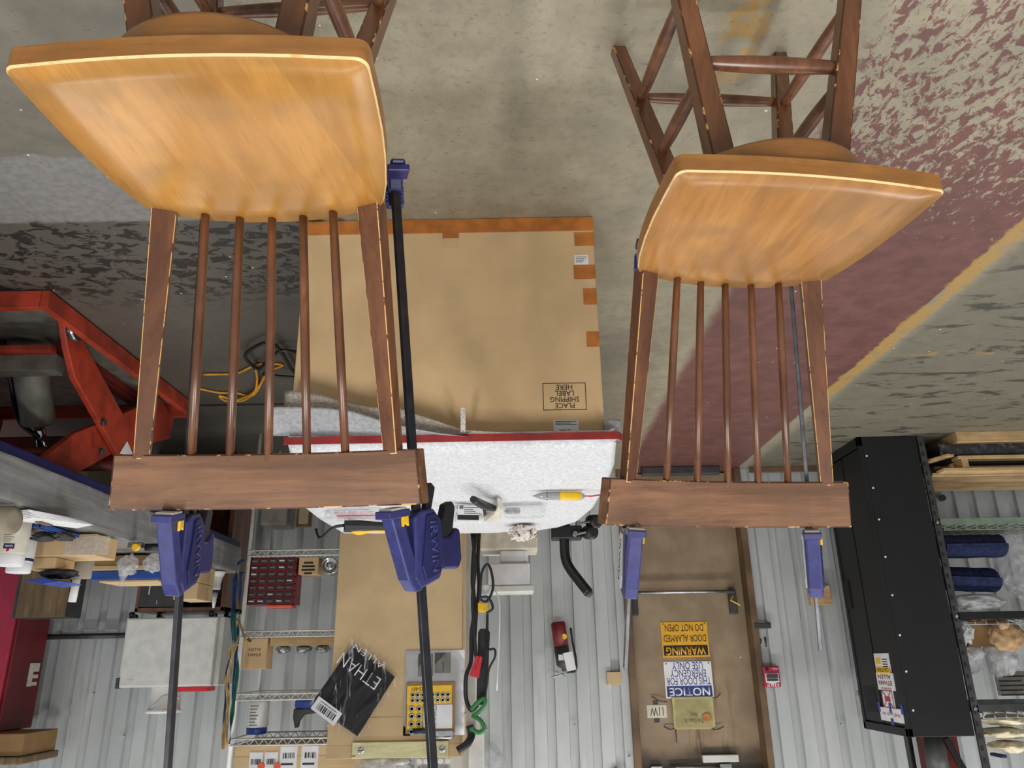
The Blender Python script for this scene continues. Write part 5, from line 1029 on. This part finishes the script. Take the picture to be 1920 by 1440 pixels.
b = B(); p = W(1610, 1300, X=LX0); b.box(LX0 - .012, LX0 + .006, p.y - .012, p.y + .012, p.z - .02, p.z + .02, .003); b.o('latch', 'silver', t)
b = B(); p = W(1590, 1115, X=LX0); b.box(LX0 - .004, LX0 + .007, p.y - .03, p.y + .03, p.z - .1, p.z + .1); b.o('handle_recess', 'lockdk', t)
for px, py in ((1625, 855), (1637, 915), (1648, 974), (1660, 1044), (1673, 1116), (1687, 1191), (1699, 1259), (1712, 1332)):
    p = W(px, py, Y=LY1); b = B(); b.cyl((p.x, LY1 - .001, p.z), (p.x, LY1 + .003, p.z), .007, n=10); b.o('white_screw', 'paper', t)
yy = lambda px, py: W(px, py, X=LX0)
DR, DU = (0, -1, 0), (0, 0, 1); WD = [0]
def stick(nm, px, py0, py1, wd_, m, dx=.0):
    a, c = yy(px, py0), yy(px, py1); y = (a.y + c.y) / 2; wd_ = abs(yy(px - wd_ / 2, (py0 + py1) / 2).y - yy(px + wd_ / 2, (py0 + py1) / 2).y); WD[0] = wd_; b = B(); b.box(LX0 - .002 - dx, LX0 + .007, y - wd_ / 2, y + wd_ / 2, a.z, c.z); o_ = b.o(nm, m, t); return y, a.z, c.z
y, a, c = stick('caution_label', 1654, 1225, 1262, 26, 'paper'); w = WD[0]; b = B(); b.box(LX0 - .003, LX0, y - w / 2, y + w / 2, c - (c - a) * .32, c); b.box(LX0 - .003, LX0, y - w * .4, y - w * .06, a + .03, a + (c - a) * .55); b.o('yellow_panel', 'yellow', t)
text('caution_lettering', [('CAUTION', 0, 0, w * .8, (c - a) * .2)], 'ink', t, (LX0 - .0032, y, c - (c - a) * .16), .1, DR, DU, bold=.01)
b = B()
for k in range(4): b.box(LX0 - .003, LX0 - .001, y + w * .06, y + w * .4, a + .035 + k * .015, a + .041 + k * .015)
b.o('printed_lines', 'ink', t)
y, a, c = stick('name_label', 1660, 1262, 1294, 30, 'paper'); w = WD[0]; text('name_lettering', [('ALLEN', 0, -(c - a) * .27, w * .8, (c - a) * .26), ('ETHAN', 0, (c - a) * .08, w * .8, (c - a) * .26), ('hotline', 0, (c - a) * .4, w * .6, (c - a) * .1)], 'inkred', t, (LX0 - .0022, y, (a + c) / 2), .1, DR, DU, bold=.012)
y, a, c = stick('hazard_label', 1665, 1294, 1327, 20, 'paper'); w = WD[0]; b = B()
for s_ in (1, -1):
    for p0, p1 in (((-w * .4, -.45), (-w * .14, -.18)), ((w * .4, -.45), (w * .14, -.18)), ((-w * .4, .45), (-w * .14, .18)), ((w * .4, .45), (w * .14, .18))): b.beam((LX0 - .0025, y + p0[0], (a + c) / 2 + p0[1] * (c - a) * .95), (LX0 - .0025, y + p1[0], (a + c) / 2 + p1[1] * (c - a) * .95), .001, .008, up=(1, 0, 0))
for k in (-1, 1): b.box(LX0 - .003, LX0 - .001, y + k * w * .47 - .004, y + k * w * .47 + .004, a, c); b.box(LX0 - .003, LX0 - .001, y - w / 2, y + w / 2, (a if k < 0 else c - .006), (a + .006 if k < 0 else c))
b.box(LX0 - .003, LX0 - .001, y - w * .25, y + w * .25, (a + c) / 2 - .016, (a + c) / 2 + .016); b.o('red_marks', 'pink', t)
y, a, c = stick('handwritten_note', 1672, 1328, 1353, 42, 'paper'); w = WD[0]; text('handwriting', [('THE only kit', 0, 0, w * .8, (c - a) * .3)], 'inkred', t, (LX0 - .0022, y, (a + c) / 2 - .005), .1, DR, DU, italic=.25)
for dy in (-w / 2, 0, w / 2): b = B(); b.box(LX0 - .0035, LX0 - .001, y + dy - .016, y + dy + .016, a - .03, a + .03); b.o('blue_tape', 'brightblue', t)
b = B(); b.box(LX0 - .0035, LX0 - .001, y - .02, y + .02, c - .02, c + .02); b.o('blue_tape', 'brightblue', t)

# ---------------------------------------------------------------- steel shelving on the right
RX0, RX1, RY, RD = 2.88, 4.3, -5.3, .5
t = thing('steel_shelving', 'black perforated steel shelving unit beside the black locker', 'shelving', ((RX0 + RX1) / 2, RY - RD / 2, 0))
for x in (RX0 + .02, RX1):
    for y in (RY, RY - RD):
        b = B(); b.box(x - .022, x + .022, y - .022, y + .0, 0, 2.4, .002); b.o('post', 'greydk', t)
for k in range(34):
    z = .06 + k * .07; b = B(); b.box(RX0 + .004, RX0 + .022, RY - .001, RY + .0012, z - .014, z + .014); b.o('post_slot', 'ink', t)
RL = [(W(1840, 983, Y=RY).z, 'greenrail'), (W(1845, 1160, Y=RY).z, 'lockdk'), (W(1845, 1335, Y=RY).z, 'greydk')]
for z, m in RL:
    b = B()
    for y in (RY - .005, RY - RD): b.box(RX0 + .04, RX1 - .02, y - .02, y + .004, z - .045, z, .002)
    for x in (RX0 + .04, RX1 - .04): b.box(x - .01, x + .01, RY - RD, RY, z - .04, z)
    b.o('shelf_beam', m, t)
    b = B(); k = 0
    while RX0 + .06 + k * .072 < RX1 - .02: b.tube([(RX0 + .06 + k * .072, RY + .004, z + .035), (RX0 + .06 + k * .072, RY + .001, z + .004), (RX0 + .06 + k * .072, RY - RD, z + .004)], .0035, 5); k += 1
    for zz_, yy_ in ((z + .035, RY + .004), (z + .004, RY - .1), (z + .004, RY - .2), (z + .004, RY - .3), (z + .004, RY - .4)): b.tube([(RX0 + .05, yy_, zz_), (RX1 - .03, yy_, zz_)], .0035, 5)
    b.o('wire_deck', 'greenrail' if m == 'greenrail' else 'silver', t)
    b = B(); b.cyl((RX0 + .02, RY, z - .02), (RX0 + .02, RY + .008, z - .02), .014, .01, 12); b.o('shelf_bolt', 'silver', t)
z0 = RL[0][0] + .008
def roll(lab, cx, cy, z, ln, rr, seed, tilt=0):
    b = B(); P = []
    def fn(u, v):
        a = v * 6.28319 * 1.75; rad = rr * (1 - .36 * v) * (1 + .06 * noise.noise(Vector((u * 5, v * 5, seed)))); return Vector((cx - ln / 2 + ln * u, cy + rad * math.cos(a) * 1.25, z + rr * .98 + rad * math.sin(a) * .95 + tilt * u))
    b.sheet(fn, 24, 64, .018); return tag(b.o('moving_blanket', 'quilt'), lab, 'blanket', 'blankets on the steel shelving')
roll('rolled navy moving blanket lying on the green shelf beam', W(1832, 1010, Y=RY).x - .0, RY - .12, z0 + .03, .42, .092, 3)
roll('second navy moving blanket under the clear plastic bag', W(1825, 1040, Y=RY).x, RY - .15, z0 + .235, .36, .095, 8, .02)
c = W(1842, 1098, Y=RY - .05); b = B(); zb_ = z0 + .44; b.blob((c.x + .02, RY - .18, zb_ + .06), (.17, .12, .06), .28, 71, 1.9, 4, 0, zb_); tag(b.o('clear_plastic_bag', 'bagwhite'), 'milky clear plastic bag heaped on the navy blankets', 'bag')
c = W(1905, 1060, Y=RY - .1); b = B(); b.blob((c.x + .1, RY - .2, z0 + .24), (.17, .12, .24), .16, 75, 6, 5, 0, z0 + .005); tag(b.o('bubble_wrap_roll', 'wrap'), 'roll of bubble wrap at the right edge beside the navy blankets', 'bubble wrap')
z0 = RL[1][0] + .008
x0, x1, _, z1 = frect(1830, 1170, 1900, 1212, RY - .06); b = B(); b.box(x0, x1 + .05, RY - .44, RY - .17, z0, z1, .006); t = b.o('brown_carton', 'carddk'); tag(t, 'brown carton on the black shelf behind the kraft paper bag', 'carton'); zc1 = z1
c = W(1897, 1190, Y=RY); b = B(); b.blob((c.x + .02, RY - .085, z0 + .10), (.12, .05, .095), .16, 81, 3.2, 4, 0, z0 + .001); b.blob((c.x - .01, RY - .05, z0 + .03), (.04, .03, .03), .3, 82, 2, 3, 0, z0 + .001); tag(b.o('kraft_paper_bag', 'kraft'), 'crumpled kraft paper bag twisted at the neck on the black shelf', 'bag')
c = W(1815, 1190, Y=RY); b = B(); b.blob((c.x + .035, RY - .09, z0 + .07), (.05, .045, .07), .45, 83, 3, 4, 0, z0 + .001); tag(b.o('twisted_bag', 'bagwhite'), 'small twisted white plastic bag against the perforated post', 'bag')
for cx_, sz, sd, lab in (((1842, 1226), (.11, .1, .11), 85, 'white plastic bag slumped on the brown carton nearest the post'), ((1912, 1240), (.10, .1, .12), 88, 'white plastic bag on the brown carton at the photo edge')):
    c = W(*cx_, Y=RY - .1); b = B(); b.blob((c.x, RY - .3, zc1 + sz[2] * .6), sz, .28, sd, 2, 4, 0, zc1 + .001); tag(b.o('white_plastic_bag', 'bagwhite'), lab, 'bag')
x0, x1, za_, zb_ = frect(1868, 1258, 1935, 1304, RY - RD + .03); t = thing('notice_sheet', 'grey printed notice behind the shelf under the white bags', 'notice', ((x0 + x1) / 2, RY - RD + .02, RL[1][0] + .36)); b = B(); b.box(x0, x1, RY - RD + .024, RY - RD + .03, za_, zb_, .001); b.o('notice_board', 'grey', t); b = B()
for k in range(5): b.box(x0 + .02, x1 - .03 - .04 * (k % 2), RY - RD + .03, RY - RD + .031, za_ + .03 + k * .03, za_ + .04 + k * .03)
b.o('printed_lines', 'ink', t)
z0 = RL[2][0] + .008
for k, lab in enumerate(('cream cotton cloth at the bottom of the folded pile', 'cream cotton cloth in the middle of the folded pile', 'cream cotton cloth loosely draped on top of the pile')):
    cx = W(1895, 1370, Y=RY).x + (.05, .0, .03)[k]
    b = B(); b.blob((cx + .04, RY - .16, z0 + .05 + .078 * k), ((.17, .15, .13)[k], .11, .034), .2, 91 + k * 3, 1.8, 4, 0, z0 + .004 + .078 * k); b.blob((cx + .02, RY - .1, z0 + .05 + .078 * k), (.1, .055, .03), .3, 95 + k, 2.4, 3, 0, z0 + .004 + .078 * k); tag(b.o('cream_cloth', 'cream'), lab, 'cloth', 'cream cloths on the steel shelving')
c0, c1 = W(1880, 1355, Y=RY + .03), W(1891, 1355, Y=RY + .03); b = B(); b.box(c0.x, c1.x, RY - .19, RY - .06, z0 + .245, z0 + .265, .006); t = b.o('dark_bundle_band', 'quilt'); tag(t, 'navy band lying on the pile of cream cloths', 'band')
# things standing on the locker
c = W(1754, 1410, Y=LY1 - .1); t = thing('chrome_cylinder', 'black and chrome stepped cylinder standing on the black locker', 'cylinder', (c.x, LY1 - .1, LZ + .001))
b = B(); b.lathe([(0, .05), (.05, .054), (.06, .062), (.2, .066)], (c.x, LY1 - .1, LZ + .001), n=24); b.o('lower_body', 'greydk', t); b = B(); b.lathe([(.2, .068), (.21, .072), (.225, .072), (.23, .06)], (c.x, LY1 - .1, LZ + .001), n=24); b.o('chrome_ring', 'chrome', t)
x0, x1 = W(1768, 1400, Y=LY1 - .2).x, W(1812, 1400, Y=LY1 - .2).x; b = B(); b.box(x0 - .12, min(x1, LX1 - .01), LY1 - .3, LY1 - .2, LZ + .001, LZ + .5, .006); tag(b.o('maroon_case', 'orangedk'), 'flat maroon case standing upright on the black locker', 'case')
b = B(); q0, q1 = W(1772, 1378, Y=LY1 - .15), W(1806, 1440, Y=LY1 - .15); b.beam((q0.x, LY1 - .15, LZ + .02), q1 + (q1 - q0) * .5, .04, .02, up=(0, 1, 0), bev=.003); tag(b.o('black_bar', 'black'), 'black flat bar leaning across the maroon case', 'bar')
b = B(); q0 = W(1733, 1400, Y=LY1 - .06); b.box(q0.x - .03, q0.x - .002, LY1 - .26, LY1 - .2, LZ + .001, LZ + .5, .004); tag(b.o('black_upright', 'blackgl'), 'thin black upright strip at the corner of the locker top', 'strip')

# ---------------------------------------------------------------- pallets on the floor at the right
YPal = -5.24
def pallet(lab, x0, x1, z0, y1, ends):
    t = thing('wooden_pallet', lab, 'pallet', ((x0 + x1) / 2, y1 - .35, z0), 0, None)
    for y in (y1, y1 - .32, y1 - .62): b = B(); b.box(x0 + ends, x1, y - .09, y, z0, z0 + .022, .002); b.o('bottom_board', 'pine', t)
    for x in (x0 + ends + .02, x1 - .3): b = B(); b.box(x, x + .045, y1 - .7, y1 - .004, z0 + .023, z0 + .085, .002); b.o('stringer', 'pine', t)
    for y in (y1 + .004, y1 - .15, y1 - .3, y1 - .45, y1 - .6): b = B(); b.box(x0, x1, y - .1, y, z0 + .086, z0 + .108, .002); b.o('deck_board', 'pine', t)
x0 = 3.02
zA = 0
b = B(); b.box(3.10, 4.24, -5.95, -5.2, 0, .075, .003); o_ = b.o('timber_beam', 'pine'); tag(o_, 'thick pale timber beam on the floor below the wrapped bundle', 'beam')
t = thing('wrapped_bundle', 'black bundle wrapped in clear film between the timber beam and the pallet', 'bundle', (3.7, -5.6, .076))
b = B(); b.box(3.0, 4.24, -5.9, -5.25, .077, .155, .012); b.o('black_bundle', 'darkcloth', t)
b = B(); b.sheet(lambda u, v: Vector((2.98 + 1.26 * u, -5.235 + .012 * noise.noise(Vector((u * 30, v * 5, 2))), .079 + .08 * v)), 120, 8); b.o('film_wrap', 'bag2', t)
pallet('pine pallet stacked on the black film-wrapped bundle', 2.96, 4.24, .172, -5.2, .12)
b = B(); b.beam((2.93, -5.45, .172), (3.02, -5.18, .172), .06, .018, bev=.003); tag(b.o('pine_offcut', 'pine'), 'short pine offcut poking out beside the pallet', 'offcut')
p0, p1 = W(1742, 912, Y=-5.42), W(1766, 934, Y=YW + .03); b = B(); b.tube([(2.96, -5.4, p0.z), (3.1, -5.8, p1.z + .02), (p1.x, YW + .035, p1.z)], .008, 6, smooth=4); b.cyl((p1.x, YW + .02, p1.z), (p1.x, YW + .05, p1.z), .025, n=12); tag(b.o('wall_cable', 'greydk'), 'short grey cable with a round plug on the wall above the pallet', 'cable')
# rubble at the foot of the wall between the stools
b = B(); x0, x1 = W(1195, 886, Z=0).x, W(1335, 886, Z=0).x; b.box(x0, x1, YW + .06, YW + .12, 0, .07, .01); tag(b.o('door_sill_bar', 'greydk'), 'dark metal bar on the floor in front of the tan door', 'bar')
for o in ALL:
    if '_m' in o: del o['_m']
